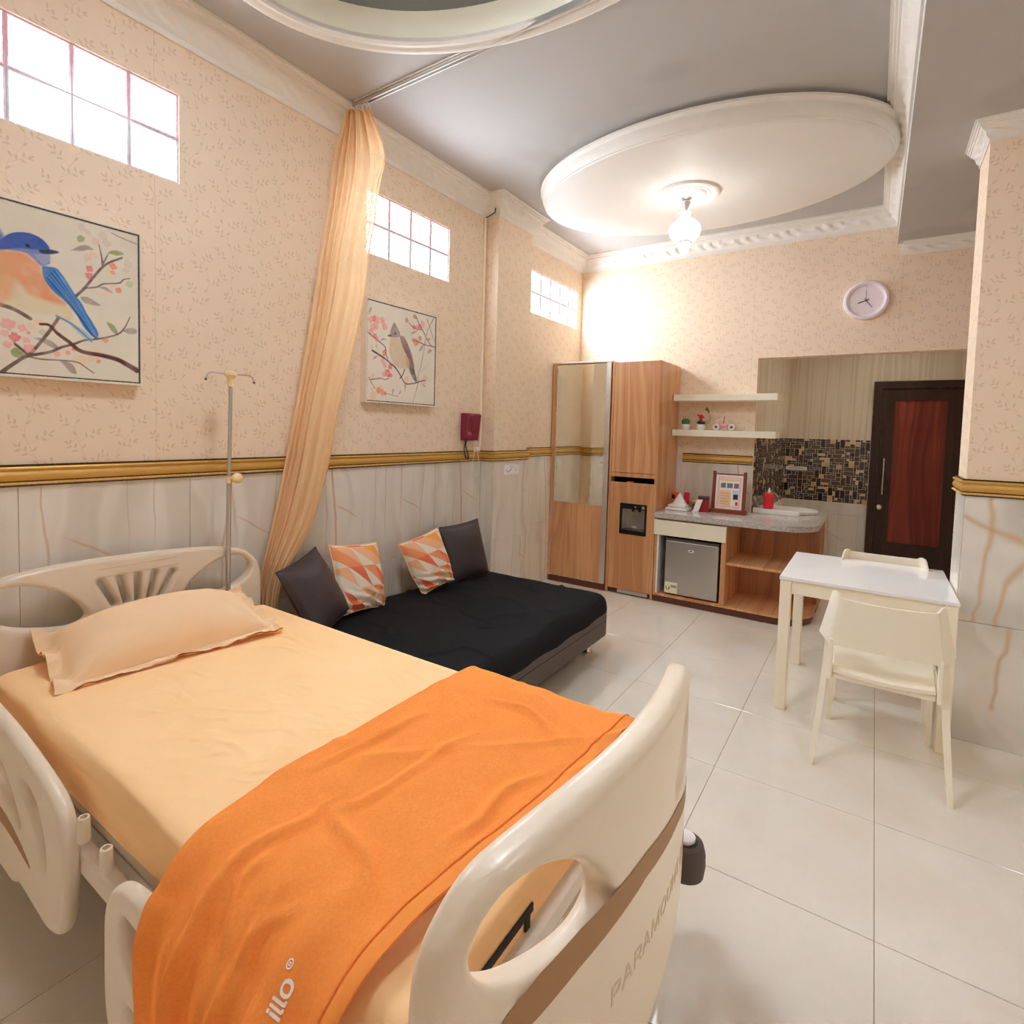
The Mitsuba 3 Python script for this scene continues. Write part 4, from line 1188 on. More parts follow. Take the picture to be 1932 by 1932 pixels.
X = X - np.sign(A - .5) * .05 * corner; Y = Y - np.sign(B - .5) * .05 * corner
X = X + .006 * np.sin(Y * 17) * (1 - f); Y = Y + .006 * np.sin(X * 15) * (1 - f)
put(k + '__cover', thick(np.stack([X, Y, hz], -1), .012), 'mat_quilt', smooth=60)


def cushion(c, right, up, w, h, d, mat, label, cat='cushion', group=None, seed=1, crush=0.0):
    m, uv = cushion_mesh(w, h, d)
    v = m.vertices
    n = meshkit.fbm(v * [14, 14, 0] + seed, 3, seed) - .5
    low = np.clip((-.1 * h - v[:, 1]) / (.4 * h), 0, 1)
    v[:, 2] *= 1 + .10 * n
    v[:, 2] += crush * low * .025 * np.sin(v[:, 1] * 130 + v[:, 0] * 40 + 6 * n)
    v[:, 0] *= 1 - crush * .22 * low
    m.vertices = v
    right, up = np.asarray(right, float), np.asarray(up, float)
    right /= np.linalg.norm(right); up = up - right * (up @ right); up /= np.linalg.norm(up)
    k = thing('cushion', label, cat, group)
    q = frame(m, c, right, up, np.cross(right, up))
    put(k + '__cover', q, mat, smooth=True, uv=uv)
    # piped seam round the edge
    t = np.linspace(-1, 1, 22)
    e = np.concatenate([np.stack([t, -np.ones(22)], 1), np.stack([np.ones(22), t], 1)[1:], np.stack([-t, np.ones(22)], 1)[1:], np.stack([-np.ones(22), -t], 1)[1:]])
    E = np.stack([e[:, 0] * w / 2 * (1 - .06 * (1 - e[:, 1] ** 2)), e[:, 1] * h / 2 * (1 - .06 * (1 - e[:, 0] ** 2)), e[:, 0] * 0], 1)
    lo = np.clip((-.1 * h - E[:, 1]) / (.4 * h), 0, 1)
    E[:, 0] *= 1 - crush * .22 * lo
    B_ = np.stack([right, up, np.cross(right, up)])
    put(k + '__piping', tube(E @ B_ + np.asarray(c), .004, 6), mat if mat != 'mat_triangles' else 'mat_pillow', smooth=True)
    return k


cushion((-2.40, 1.855, .605), (-.16, .36, .05), (-.18, -.10, .38), .39, .41, .14, 'mat_leather', 'dark brown leather cushion leaning by the curtain at the near end of the sofa bed', seed=3)
cushion((-2.475, 2.225, .600), (-.03, .42, -.05), (-.15, -.02, .40), .40, .40, .12, 'mat_triangles', 'square cushion with orange and cream triangles beside the near dark cushion', seed=5, crush=.7)
cushion((-2.425, 2.785, .595), (.10, .36, .10), (-.16, -.06, .38), .32, .37, .12, 'mat_triangles', 'crumpled orange and cream triangle cushion slumped against the far dark cushion', seed=8, crush=1.0)
cushion((-2.42, 3.165, .60), (.05, .42, .02), (-.12, -.03, .40), .42, .42, .15, 'mat_leather', 'dark brown leather cushion at the far end of the sofa bed by the pilaster', seed=9)

# ---------------------------------------------------------------- pictures
A1= {'head':[(0.276,0.742),(0.302,0.767),(0.328,0.801),(0.368,0.828),(0.418,0.84),(0.473,0.831),(0.506,0.805),(0.525,0.772),(0.564,0.765),(0.524,0.745),(0.524,0.708),(0.519,0.683),(0.48,0.664),(0.448,0.693),(0.411,0.719),(0.353,0.719),(0.301,0.71),(0.275,0.691)],'cap':[(0.276,0.742),(0.302,0.767),(0.328,0.801),(0.368,0.828),(0.418,0.84),(0.473,0.831),(0.506,0.805),(0.52,0.773),(0.458,0.753),(0.425,0.746),(0.367,0.735),(0.327,0.718),(0.275,0.708)],'beak':[(0.467,0.755),(0.525,0.772),(0.566,0.767),(0.529,0.746),(0.481,0.738)],'chin':[(0.448,0.723),(0.515,0.745),(0.524,0.708),(0.504,0.679),(0.476,0.677)],'breast':[(0.275,0.691),(0.353,0.719),(0.411,0.716),(0.448,0.688),(0.476,0.665),(0.489,0.609),(0.517,0.556),(0.536,0.523),(0.595,0.462),(0.555,0.448),(0.431,0.476),(0.386,0.525),(0.324,0.568),(0.273,0.566)],'belly':[(0.273,0.566),(0.324,0.568),(0.386,0.537),(0.431,0.488),(0.555,0.454),(0.595,0.456),(0.635,0.421),(0.624,0.356),(0.574,0.365),(0.544,0.378),(0.443,0.372),(0.361,0.391),(0.305,0.437),(0.271,0.464)],'wing':[(0.483,0.661),(0.514,0.666),(0.558,0.663),(0.602,0.6),(0.647,0.523),(0.678,0.479),(0.709,0.416),(0.762,0.315),(0.759,0.269),(0.729,0.284),(0.692,0.323),(0.646,0.41),(0.595,0.475),(0.536,0.523),(0.494,0.586)],'tail':[(0.554,0.377),(0.584,0.367),(0.634,0.339),(0.692,0.31),(0.74,0.26),(0.723,0.242),(0.665,0.281),(0.614,0.335)],'branchA':[(0.27,0.396),(0.339,0.381),(0.384,0.36),(0.424,0.335)],'branchB':[(0.471,0.311),(0.514,0.312),(0.553,0.269),(0.613,0.222),(0.674,0.174),(0.783,0.162),(0.868,0.146),(0.927,0.118),(0.987,0.084)],'branchC':[(0.281,-0.01),(0.316,0.028),(0.357,0.068),(0.407,0.109),(0.512,0.147),(0.572,0.185),(0.633,0.213),(0.691,0.246),(0.784,0.273),(0.875,0.314),(0.917,0.367),(0.947,0.44)],'branchD':[(0.559,0.363),(0.514,0.275),(0.455,0.176),(0.417,0.122),(0.398,0.132),(0.354,0.173)],'branchE':[(0.652,0.521),(0.695,0.578),(0.744,0.66),(0.794,0.737),(0.839,0.781),(0.903,0.825)],'branchF':[(0.695,0.578),(0.759,0.599),(0.798,0.628),(0.884,0.654),(0.913,0.685),(0.949,0.7)],'branchG':[(0.794,0.749),(0.789,0.8),(0.776,0.873)],'branchH':[(0.799,0.764),(0.822,0.822)],'branchI':[(0.407,0.109),(0.473,0.099),(0.571,0.104),(0.653,0.101),(0.695,0.074),(0.738,0.042)],'branchJ':[(0.846,0.972),(0.904,0.957),(0.987,0.942)],'gleaf':[(0.82,0.821),(0.834,0.851),(0.874,0.866),(0.914,0.854),(0.874,0.833),(0.839,0.833)],'gleaf2':[(0.81,0.389),(0.835,0.38),(0.858,0.364),(0.878,0.321),(0.864,0.312),(0.829,0.346)],'gleaf3':[(0.331,0.135),(0.354,0.156),(0.38,0.136),(0.398,0.114),(0.371,0.093),(0.339,0.107)],'gleaf4':[(0.659,0.888),(0.677,0.905),(0.698,0.894),(0.692,0.87),(0.666,0.862)],'pleaf1':[(0.628,0.796),(0.666,0.834),(0.708,0.853),(0.745,0.835),(0.718,0.825),(0.676,0.806)],'pleaf2':[(0.673,0.519),(0.71,0.524),(0.748,0.507),(0.78,0.484),(0.72,0.482),(0.683,0.493)],'pleaf3':[(0.444,0.222),(0.484,0.228),(0.532,0.211),(0.564,0.178),(0.547,0.167),(0.498,0.194)],'pleaf4':[(0.561,0.103),(0.596,0.101),(0.632,0.08),(0.649,0.028),(0.616,0.034),(0.585,0.075)],'pleaf5':[(0.899,0.344),(0.94,0.364),(0.983,0.365),(0.983,0.337),(0.94,0.327)],'pleaf6':[(0.77,0.602),(0.809,0.611),(0.849,0.58),(0.815,0.589)]}
B1= [('pk',0.32,0.285,0.038),('rd',0.35,0.214,0.031),('pk',0.387,0.272,0.025),('rd',0.414,0.25,0.011),('pk',0.404,0.204,0.021),('pk',0.417,0.158,0.028),('pk',0.306,0.23,0.024),('pk',0.318,0.168,0.022),('or',0.604,0.155,0.016),('pk',0.551,0.139,0.02),('or',0.638,0.182,0.016),('pe',0.674,0.123,0.029),('pe',0.728,0.142,0.03),('or',0.766,0.12,0.014),('pe',0.761,0.195,0.025),('rd',0.725,0.706,0.022),('rd',0.722,0.661,0.024),('or',0.853,0.755,0.023),('or',0.85,0.715,0.017),('pe',0.824,0.719,0.02),('or',0.883,0.605,0.021),('pe',0.849,0.633,0.026),('pe',0.815,0.573,0.022),('gp',0.683,0.952,0.024),('gp',0.714,0.934,0.019),('gp',0.757,0.89,0.024),('pe',0.762,0.879,0.016),('gp',0.796,0.937,0.027),('gp',0.817,0.898,0.026),('gp',0.713,0.779,0.026),('pe',0.745,0.8,0.027),('gp',0.938,0.794,0.03),('gp',0.928,0.748,0.021),('gr',0.946,0.662,0.024),('or',0.806,0.263,0.02),('pe',0.466,0.322,0.024),('gr',0.48,0.264,0.021),('pe',0.428,0.291,0.024)]
A2= {'body':[(0.316,0.674),(0.376,0.677),(0.429,0.691),(0.465,0.665),(0.521,0.55),(0.569,0.472),(0.585,0.395),(0.526,0.369),(0.436,0.369),(0.365,0.403),(0.321,0.461),(0.299,0.521),(0.301,0.615)],'crest':[(0.303,0.716),(0.315,0.755),(0.36,0.832),(0.418,0.772),(0.445,0.739),(0.442,0.7),(0.376,0.68),(0.316,0.68)],'beak':[(0.27,0.685),(0.307,0.701),(0.329,0.688),(0.308,0.676),(0.274,0.68)],'wing':[(0.441,0.706),(0.499,0.709),(0.546,0.664),(0.593,0.593),(0.632,0.519),(0.664,0.41),(0.645,0.402),(0.587,0.467),(0.521,0.544),(0.475,0.621)],'tail':[(0.578,0.486),(0.616,0.451),(0.664,0.39),(0.685,0.333),(0.715,0.262),(0.692,0.24),(0.638,0.295),(0.59,0.369)],'flank':[(0.54,0.507),(0.568,0.498),(0.584,0.408),(0.552,0.398)],'b1':[(0.016,0.669),(0.095,0.633),(0.176,0.597),(0.243,0.554),(0.253,0.484),(0.279,0.449)],'b2':[(0.07,0.503),(0.146,0.476),(0.246,0.439),(0.323,0.398),(0.384,0.367),(0.456,0.297),(0.492,0.255),(0.548,0.208),(0.678,0.225),(0.764,0.253),(0.842,0.273)],'b3':[(0.526,0.363),(0.491,0.294),(0.456,0.258)],'b4':[(0.577,0.864),(0.634,0.835),(0.7,0.82),(0.777,0.826)],'b5':[(0.687,0.943),(0.737,0.879),(0.787,0.828),(0.848,0.75),(0.921,0.679),(0.983,0.66)],'b6':[(0.694,0.693),(0.771,0.678),(0.841,0.667),(0.982,0.667)],'b7':[(0.972,0.989),(0.894,0.88),(0.848,0.763),(0.813,0.589),(0.769,0.415),(0.733,0.324),(0.726,0.209),(0.655,0.017)],'b8':[(0.852,0.96),(0.894,0.893),(0.937,0.812),(0.991,0.731)],'b9':[(0.024,0.231),(0.064,0.18),(0.113,0.123)],'b10':[(0.056,0.21),(0.119,0.222),(0.192,0.234),(0.234,0.226),(0.3,0.244)],'b11':[(0.278,0.085),(0.356,0.071),(0.443,0.064)],'b12':[(0.771,0.355),(0.838,0.416),(0.896,0.47)],'l1':[(0.168,0.614),(0.2,0.643),(0.25,0.639),(0.209,0.626)],'l2':[(0.076,0.412),(0.099,0.446),(0.139,0.457),(0.115,0.429)],'l3':[(0.735,0.579),(0.763,0.636),(0.811,0.663),(0.783,0.605)],'l4':[(0.599,0.751),(0.644,0.784),(0.701,0.8),(0.654,0.766)],'l5':[(0.347,0.077),(0.354,0.141),(0.372,0.117)],'l6':[(0.434,0.082),(0.473,0.143),(0.465,0.097)],'l7':[(0.521,0.199),(0.548,0.195),(0.532,0.121)],'l8':[(0.868,0.583),(0.902,0.628),(0.943,0.62),(0.903,0.584)],'l9':[(0.113,0.557),(0.129,0.529),(0.12,0.601)],'l10':[(0.017,0.854),(0.023,0.909),(0.054,0.933),(0.043,0.889)],'l11':[(0.804,0.229),(0.864,0.199),(0.824,0.203)]}
B2= [('rd',0.084,0.825,0.035),('pk',0.124,0.82,0.048),('pk',0.196,0.833,0.041),('pk',0.231,0.766,0.041),('pk',0.045,0.806,0.039),('pk',0.07,0.738,0.047),('pk',0.117,0.752,0.036),('pk',0.205,0.804,0.037),('rd',0.103,0.653,0.032),('pk',0.127,0.626,0.033),('pk',0.047,0.686,0.035),('rd',0.228,0.499,0.037),('pk',0.205,0.416,0.037),('rd',0.315,0.372,0.034),('pk',0.239,0.376,0.033),('rd',0.274,0.292,0.051),('rd',0.325,0.278,0.03),('pk',0.224,0.281,0.029),('or',0.162,0.108,0.041),('or',0.211,0.093,0.042),('rd',0.253,0.083,0.025),('pe',0.106,0.098,0.056),('pe',0.083,0.047,0.048),('pe',0.186,0.128,0.041),('pe',0.064,0.223,0.031),('pe',0.547,0.247,0.041),('pe',0.556,0.267,0.027),('rd',0.652,0.832,0.033),('pk',0.7,0.84,0.038),('rd',0.747,0.854,0.039),('pk',0.785,0.888,0.049),('br',0.54,0.89,0.036),('br',0.663,0.952,0.033),('or',0.68,0.671,0.043),('br',0.647,0.692,0.028),('br',0.751,0.728,0.029),('pe',0.714,0.656,0.029),('gp',0.842,0.287,0.045),('gp',0.813,0.236,0.04),('br',0.889,0.736,0.02),('gp',0.058,0.543,0.023),('gp',0.079,0.255,0.024)]

PAL = {'pk': (236, 150, 150), 'rd': (218, 84, 92), 'or': (226, 108, 66), 'pe': (236, 196, 156), 'gp': (212, 192, 176), 'gr': (176, 186, 140), 'br': (176, 110, 96)}


class Canvas:
    """Watercolour on canvas as colours of a fine mesh."""

    def __init__(self, n, base, seed):
        self.n = n
        self.u, self.v = np.meshgrid(np.linspace(0, 1, n), np.linspace(0, 1, n), indexing='ij')
        q = np.stack([self.u * 5, self.v * 5, self.u * 0], -1)
        self.f1 = meshkit.fbm(q, 4, seed); self.f2 = meshkit.fbm(q * 4, 3, seed + 9)
        self.c = np.array(base, float) / 255 * (0.97 + .05 * self.f1[..., None])

    def blend(self, m, col, a):
        m = np.clip(m * a * (0.62 + .65 * self.f2), 0, 1)[..., None]
        self.c = self.c * (1 - m) + np.array(col, float) / 255 * m

    def poly(self, pts, col, a=.9, soft=.006):
        from shapely import points, distance, contains
        p = Polygon(curve(list(pts) + [pts[0]], 5)).buffer(0)
        x0, y0, x1, y1 = p.buffer(.03).bounds
        s = (self.u >= x0) & (self.u <= x1) & (self.v >= y0) & (self.v <= y1)
        if not s.any():
            return
        pp = points(self.u[s], self.v[s])
        d = distance(p.boundary, pp); d = np.where(contains(p, pp), -d, d)
        m = np.zeros_like(self.u); m[s] = np.clip(.5 - (d + .008 * (self.f2[s] - .5)) / soft, 0, 1)
        self.blend(m, col, a)

    def line(self, pts, col, w0, w1=None, a=.9):
        w1 = w0 if w1 is None else w1
        c = curve(pts, 8)
        d = np.full_like(self.u, 9.0)
        for i in range(len(c) - 1):
            b = c[i + 1] - c[i]; L2 = b @ b + 1e-12
            x, y = self.u - c[i, 0], self.v - c[i, 1]
            h = np.clip((x * b[0] + y * b[1]) / L2, 0, 1)
            d = np.minimum(d, np.hypot(x - h * b[0], y - h * b[1]) - (w0 + (w1 - w0) * (i / len(c))))
        self.blend(np.clip(.5 - d / .004, 0, 1), col, a)

    def blot(self, x, y, r, col, a=.75):
        an = np.arctan2(self.v - y, self.u - x)
        d = np.hypot(self.u - x, self.v - y) / (r * (.9 + .10 * np.sin(4 * an + x * 40) + .10 * np.sin(7 * an + y * 60) + .5 * (self.f2 - .5)))
        self.blend(np.clip((1.05 - d) / .18, 0, 1) * (.65 + .35 * np.clip(d, 0, 1)), col, a)


def picture(y0, paint, label):
    w, h, z0, xf = .661, .640, 1.642, -2.590
    k = thing('picture', label, 'picture')
    fw = .014
    o = sbox(y0, z0, y0 + w, z0 + h)
    put(k + '__frame', extrude(o.difference(o.buffer(-.009, join_style=2)), 0, XL + .001, xf), 'mat_frame_silver')
    put(k + '__liner', extrude(o.buffer(-.0092, join_style=2).difference(o.buffer(-fw, join_style=2)), 0, XL + .003, xf - .004), 'mat_frame_dark', label='dark inner edge of the frame')
    n = paint.n
    P = np.stack([np.full((n, n), xf - .006), y0 + .0122 + paint.u * (w - .0244), z0 + .0122 + paint.v * (h - .0244)], -1)
    c = np.clip(paint.c, 0, 1)
    c = np.where(c <= .04045, c / 12.92, ((c + .055) / 1.055) ** 2.4)
    put(k + '__canvas', grid(P), 'mat_canvas', color=c.reshape(-1, 3), smooth=True)


c1 = Canvas(260, (226, 218, 200), 3)
for kind, x, y, r in B1:
    if kind in ('gp', 'pe', 'gr'):
        c1.blot(x, y, r, PAL[kind], .6)
for q in ('pleaf1', 'pleaf2', 'pleaf3', 'pleaf4', 'pleaf5', 'pleaf6'):
    c1.poly(A1[q], (150, 134, 124), .75)
for q in ('gleaf', 'gleaf2', 'gleaf3', 'gleaf4'):
    c1.poly(A1[q], (132, 148, 92), .8)
for q, w0, w1 in (('branchJ', .002, .003), ('branchI', .004, .003), ('branchC', .011, .003), ('branchD', .009, .007), ('branchE', .008, .006), ('branchF', .005, .003), ('branchG', .006, .002), ('branchH', .004, .003)):
    c1.line(A1[q], (104, 82, 80), w0, w1)
for kind, x, y, r in B1:
    if kind in ('pk', 'rd', 'or'):
        c1.blot(x, y, r, PAL[kind])
c1.line(A1['branchA'], (120, 92, 78), .012, .010); c1.line(A1['branchB'], (92, 56, 50), .007, .017)
c1.poly(A1['tail'], (150, 186, 200), .7); c1.poly(A1['belly'], (222, 206, 172), .9, .03); c1.poly(A1['breast'], (222, 150, 108), .9, .03)
c1.poly([(0.0, .40), (.10, .62), (.20, .72), (.32, .70), (.36, .60), (.34, .46), (.25, .36), (.10, .33)], (222, 166, 122), .85, .04)
c1.poly([(-.02, .62), (.05, .76), (.16, .84), (.28, .84), (.32, .72), (.2, .70), (.1, .66)], (86, 112, 176), .9, .02)
c1.poly(A1['head'], (120, 134, 184), .95); c1.poly(A1['cap'], (66, 92, 164), .9); c1.poly(A1['chin'], (168, 170, 190), .7); c1.poly(A1['beak'], (52, 60, 84), .95)
c1.poly(A1['wing'], (62, 118, 184), .95)
wv = np.array(A1['wing'])
for t in (.25, .45, .65, .82):
    a, b = wv[2] * (1 - t) + wv[14] * t, wv[8] * (1 - t) + wv[9] * t
    c1.line([a, (a + b) / 2 + [.008, 0], b], (36, 74, 140), .004, .003, .7)
    c1.line([a + [.012, .006], (a + b) / 2 + [.02, .006], b + [.006, .006]], (140, 186, 226), .003, .002, .6)
c1.line([(.55, .375), (.63, .335), (.73, .245)], (60, 110, 170), .006, .004, .7)
c1.blot(.418, .765, .012, (30, 34, 60), .8)
picture(.441, c1, 'square framed watercolour of a blue and orange bird on a branch, above the bed')

c2 = Canvas(220, (232, 224, 208), 17)
for kind, x, y, r in B2:
    if kind in ('gp', 'pe'):
        c2.blot(x, y, r, PAL[kind], .55)
for q in ('l1', 'l2', 'l3', 'l4', 'l5', 'l6', 'l7', 'l8', 'l9', 'l10', 'l11'):
    c2.poly(A2[q], (158, 148, 136), .75)
for q, w, c in (('b7', .006, (168, 152, 142)), ('b12', .003, (190, 176, 164)), ('b8', .005, (130, 112, 108)), ('b5', .006, (110, 84, 80)), ('b6', .006, (110, 84, 80)), ('b4', .005, (120, 96, 92)), ('b1', .006, (112, 88, 86)),
                ('b9', .005, (150, 126, 104)), ('b10', .005, (120, 98, 92)), ('b11', .004, (150, 140, 130))):
    c2.line(A2[q], c, w, w * .7)
for kind, x, y, r in B2:
    if kind not in ('gp', 'pe'):
        c2.blot(x, y, r * .9, PAL[kind], .7)
c2.line(A2['b2'], (108, 78, 76), .010, .005); c2.line(A2['b3'], (80, 66, 66), .006, .006)
c2.poly(A2['tail'], (120, 100, 94), .9); c2.poly(A2['body'], (216, 198, 172), .95, .02); c2.poly(A2['flank'], (218, 150, 104), .8, .03)
c2.poly(A2['wing'], (146, 124, 114), .9); c2.poly(A2['crest'], (160, 148, 142), .9); c2.poly(A2['beak'], (108, 92, 92), .95)
w2 = np.array(A2['wing'])
for t in (.3, .6, .85):
    a, b = w2[2] * (1 - t) + w2[8] * t, w2[5]
    c2.line([a, (a + b) / 2, b], (92, 74, 72), .004, .003, .6)
c2.blot(A2['crest'][0][0] + .075, A2['crest'][0][1] + .006, .013, (58, 46, 50), .95)
picture(2.357, c2, 'square framed watercolour of a crested grey bird among blossom, beyond the curtain')

# ---------------------------------------------------------------- wall phone with its socket
k = thing('telephone', 'maroon wall telephone hanging above the gilded rail', 'telephone')
# wedge shaped base, deeper at the top
_p = Polygon([(XL + .001, 1.405), (XL + .045, 1.400), (XL + .072, 1.600), (XL + .06, 1.612), (XL + .001, 1.612)])
t = extrude(_p, 1, 3.375, 3.545)
put(k + '__base', t, 'mat_phone')
_hp = spoly([(XL + .052, 1.418), (XL + .080, 1.416), (XL + .092, 1.44), (XL + .082, 1.475), (XL + .088, 1.53), (XL + .104, 1.565), (XL + .106, 1.60), (XL + .090, 1.612), (XL + .078, 1.600), (XL + .070, 1.56), (XL + .062, 1.48), (XL + .052, 1.45)], 6)
put(k + '__handset', soft_slab(_hp, 1, 3.352, 3.408, .010, .005), 'mat_phone', smooth=True)
_b = frame(box((-.045, -.075, 0), (.045, .035, .003), .001), (XL + .062, 3.478, 1.505), (0, 1, 0), (.135, 0, 1), (1, 0, -.135))
put(k + '__keypad_plate', _b, 'mat_phone')
for i in range(3):
    for j in range(4):
        put(k + '__key', frame(box((-.009, -.006, 0), (.009, .006, .004), .0015), np.array([XL + .0655 - .0027 * j, 3.448 + .028 * i, 1.518 - .02 * j]), (0, 1, 0), (.135, 0, 1), (1, 0, -.135)), 'mat_crimson')
th = np.linspace(0, 1, 260)
cc = curve([(XL + .075, 3.368, 1.416), (XL + .05, 3.362, 1.35), (XL + .055, 3.372, 1.285), (XL + .060, 3.392, 1.258), (XL + .058, 3.404, 1.285), (XL + .045, 3.392, 1.345), (XL + .03, 3.400, 1.404)], 40)
ci = np.stack([np.interp(th, np.linspace(0, 1, len(cc)), cc[:, q]) for q in range(3)], -1)
co = ci + .0055 * np.stack([np.cos(th * 2 * np.pi * 32), np.sin(th * 2 * np.pi * 32), 0 * th], -1)
put(k + '__coiled_cord', tube(co, .0026, 6), 'mat_cord', smooth=True)
k = thing('phone_socket', 'small cream socket on the gilded rail with a thin looped cable', 'socket')
put(k + '__box', box((XL + .001, 3.535, 1.3125), (XL + .024, 3.607, 1.350), .003), 'mat_ivory')
put(k + '__plug', box((XL + .024, 3.543, 1.322), (XL + .038, 3.562, 1.340), .002), 'mat_card')
put(k + '__cable', tube(curve([(XL + .03, 3.525, 1.396), (XL + .035, 3.515, 1.34), (XL + .036, 3.50, 1.25), (XL + .03, 3.492, 1.18), (XL + .028, 3.52, 1.13), (XL + .028, 3.565, 1.12), (XL + .030, 3.592, 1.15), (XL + .033, 3.58, 1.22), (XL + .036, 3.557, 1.30), (XL + .036, 3.552, 1.325)], 10), .0022, 6), 'mat_card', smooth=True)

# little notice on the pilaster
k = thing('notice_card', 'small white notice card stuck on the marble of the pilaster', 'notice')
nx = XP + .0062
put(k + '__card', box((nx, 3.80, 1.118), (nx + .0012, 4.035, 1.200)), 'mat_card')
put(k + '__print_line', box((nx + .0012, 3.885, 1.178), (nx + .0016, 3.945, 1.183)), 'mat_ink')
put(k + '__tick_mark', tube([(nx + .0015, 3.835, 1.158), (nx + .0015, 3.858, 1.138), (nx + .0015, 3.915, 1.163)], .003, 5), 'mat_ink')
put(k + '__print_mark', box((nx + .0012, 3.978, 1.142), (nx + .0016, 3.984, 1.166)), 'mat_ink')

# ================================================================ fitted furniture on the far wall
FY = 4.83
k = thing('wardrobe', 'tall wooden wardrobe with a mirrored sliding door in the far left corner', 'wardrobe')
put(k + '__carcass', box((-2.632, FY + .035, .058), (-2.022, YB - .010, 2.140), .002), 'mat_wood')
put(k + '__side_panel', box((-2.632, FY - .006, .058), (-2.594, FY + .0345, 2.15), .0015), 'mat_wood')
put(k + '__top_panel', box((-2.632, FY + .002, 2.1405), (-2.022, YB - .010, 2.1555), .0015), 'mat_aluminium', label='pale top edge')
put(k + '__plinth', box((-2.632, FY + .006, 0), (-2.022, YB - .010, .0575), .002), 'mat_plinth')
d = k + '__sliding_door'
put(d, box((-2.592, FY + .010, .062), (-2.030, FY + .030, 2.136)), 'mat_wood')
put(d + '__mirror', box((-2.586, FY + .004, .800), (-2.077, FY + .0098, 2.132)), 'mat_mirror', label='tall mirror')
put(d + '__lower_panel', box((-2.586, FY + .003, .068), (-2.077, FY + .0098, .799), .001), 'mat_wood', label='wooden lower panel')
put(d + '__frame_strip', box((-2.0765, FY - .004, .062), (-2.028, FY + .0098, 2.138), .003), 'mat_aluminium', label='broad aluminium edge')
put(d + '__frame_strip', box((-2.5925, FY - .001, .062), (-2.5863, FY + .0098, 2.138), .001), 'mat_aluminium')
put(d + '__frame_strip', box((-2.586, FY + .001, .0615), (-2.077, FY + .0098, .0675), .001), 'mat_aluminium')

k = thing('tall_cabinet', 'tall wooden cabinet with a built-in water dispenser next to the wardrobe', 'cabinet')
TX0, TX1 = -2.016, -1.568
_front = sbox(TX0 + .022, .05, TX1, 1.040).difference(sbox(-1.897, .565, -1.645, .848))
put(k + '__side_panel', box((TX0, FY, 0), (TX0 + .020, YB - .010, 2.136), .0015), 'mat_wood')
put(k + '__side_panel', box((TX1 - .020, FY + .002, 0), (TX1, YB - .010, 2.136), .0015), 'mat_wood')
put(k + '__back_panel', box((TX0 + .0205, YB - .025, .055), (TX1 - .0205, YB - .010, 2.118)), 'mat_wood_dark')
put(k + '__top_panel', box((TX0 + .0205, FY + .022, 2.118), (TX1 - .0205, YB - .010, 2.136), .0015), 'mat_wood')
put(k + '__fixed_shelf', box((TX0 + .0205, FY + .022, 1.086), (TX1 - .0205, YB - .026, 1.124), .0015), 'mat_wood')
put(k + '__upper_door', box((TX0 + .022, FY, 1.1285), (TX1 - .0005, FY + .020, 2.134), .0018), 'mat_wood')
put(k + '__rail', box((TX0 + .0205, FY + .004, 1.088), (TX1 - .0205, FY + .0215, 1.126), .001), 'mat_wood')
put(k + '__lower_door', extrude(_front, 1, FY, FY + .020), 'mat_wood', label='lower door with a cut-out for the dispenser')
put(k + '__shelf', box((TX0 + .0205, FY + .03, 1.010), (TX1 - .0205, YB - .026, 1.032)), 'mat_black_matt')
put(k + '__slot_back', box((TX0 + .0205, FY + .10, 1.033), (TX1 - .0205, FY + .105, 1.085)), 'mat_black_matt')
put(k + '__plinth', box((TX0 + .0205, FY + .03, 0), (TX1 - .0205, FY + .05, .049), .002), 'mat_plinth')
k2 = thing('snack_packet', 'tiny orange packet in the dark slot of the tall cabinet', 'packet')
put(k2 + '__wrapper', rbox((-1.86, FY + .045, 1.0325), (-1.80, FY + .085, 1.046), .005, .02, 2), 'mat_orange', smooth=True)
k = thing('water_dispenser', 'black and steel water dispenser set into the tall cabinet', 'water dispenser')
_o = sbox(-1.895, .567, -1.647, .846)
put(k + '__bezel', extrude(_o.difference(sbox(-1.880, .592, -1.662, .800)), 1, FY - .003, FY + .019), 'mat_black')
_in = cat_([box((-1.882, FY + .14, .588), (-1.660, FY + .146, .806)), box((-1.886, FY + .021, .588), (-1.880, FY + .14, .806)), box((-1.662, FY + .021, .588), (-1.656, FY + .14, .806)), box((-1.880, FY + .021, .800), (-1.662, FY + .14, .806))])
put(k + '__bay', _in, 'mat_steel', label='stainless steel bay')
put(k + '__drip_tray', box((-1.880, FY + .02, .588), (-1.662, FY + .138, .602), .002), 'mat_black')
put(k + '__spout', lathe([(.001, -.03), (.012, -.03), (.014, 0), (.001, 0)], (-1.80, FY + .08, .799), 14), 'mat_black', smooth=40)
put(k + '__spout', lathe([(.001, -.03), (.012, -.03), (.014, 0), (.001, 0)], (-1.74, FY + .08, .799), 14), 'mat_black', smooth=40)
put(k + '__button', box((-1.755, FY - .0045, .818), (-1.742, FY - .0028, .826)), 'mat_card')
put(k + '__button', box((-1.69, FY - .0045, .808), (-1.664, FY - .0028, .834)), 'mat_steel')
put(k + '__sticker', box((-1.83, FY + .1385, .604), (-1.785, FY + .1395, .624)), 'mat_paper_warm')
put(k + '__foot_grille', box((-1.90, FY + .006, .012), (-1.615, FY + .028, .047), .002), 'mat_steel')

# base unit
k = thing('base_cabinet', 'low wooden kitchen unit with a fridge bay and rounded open shelves', 'cabinet')
BX0, BX1, BZ = -1.563, -.335, .7545


def plan(x0, x1, y0, y1, r):
    return union_all([sbox(x0, y0, x1 - r, y1), sbox(x0, y0 + r, x1, y1), Point(x1 - r, y0 + r).buffer(r, 24)])


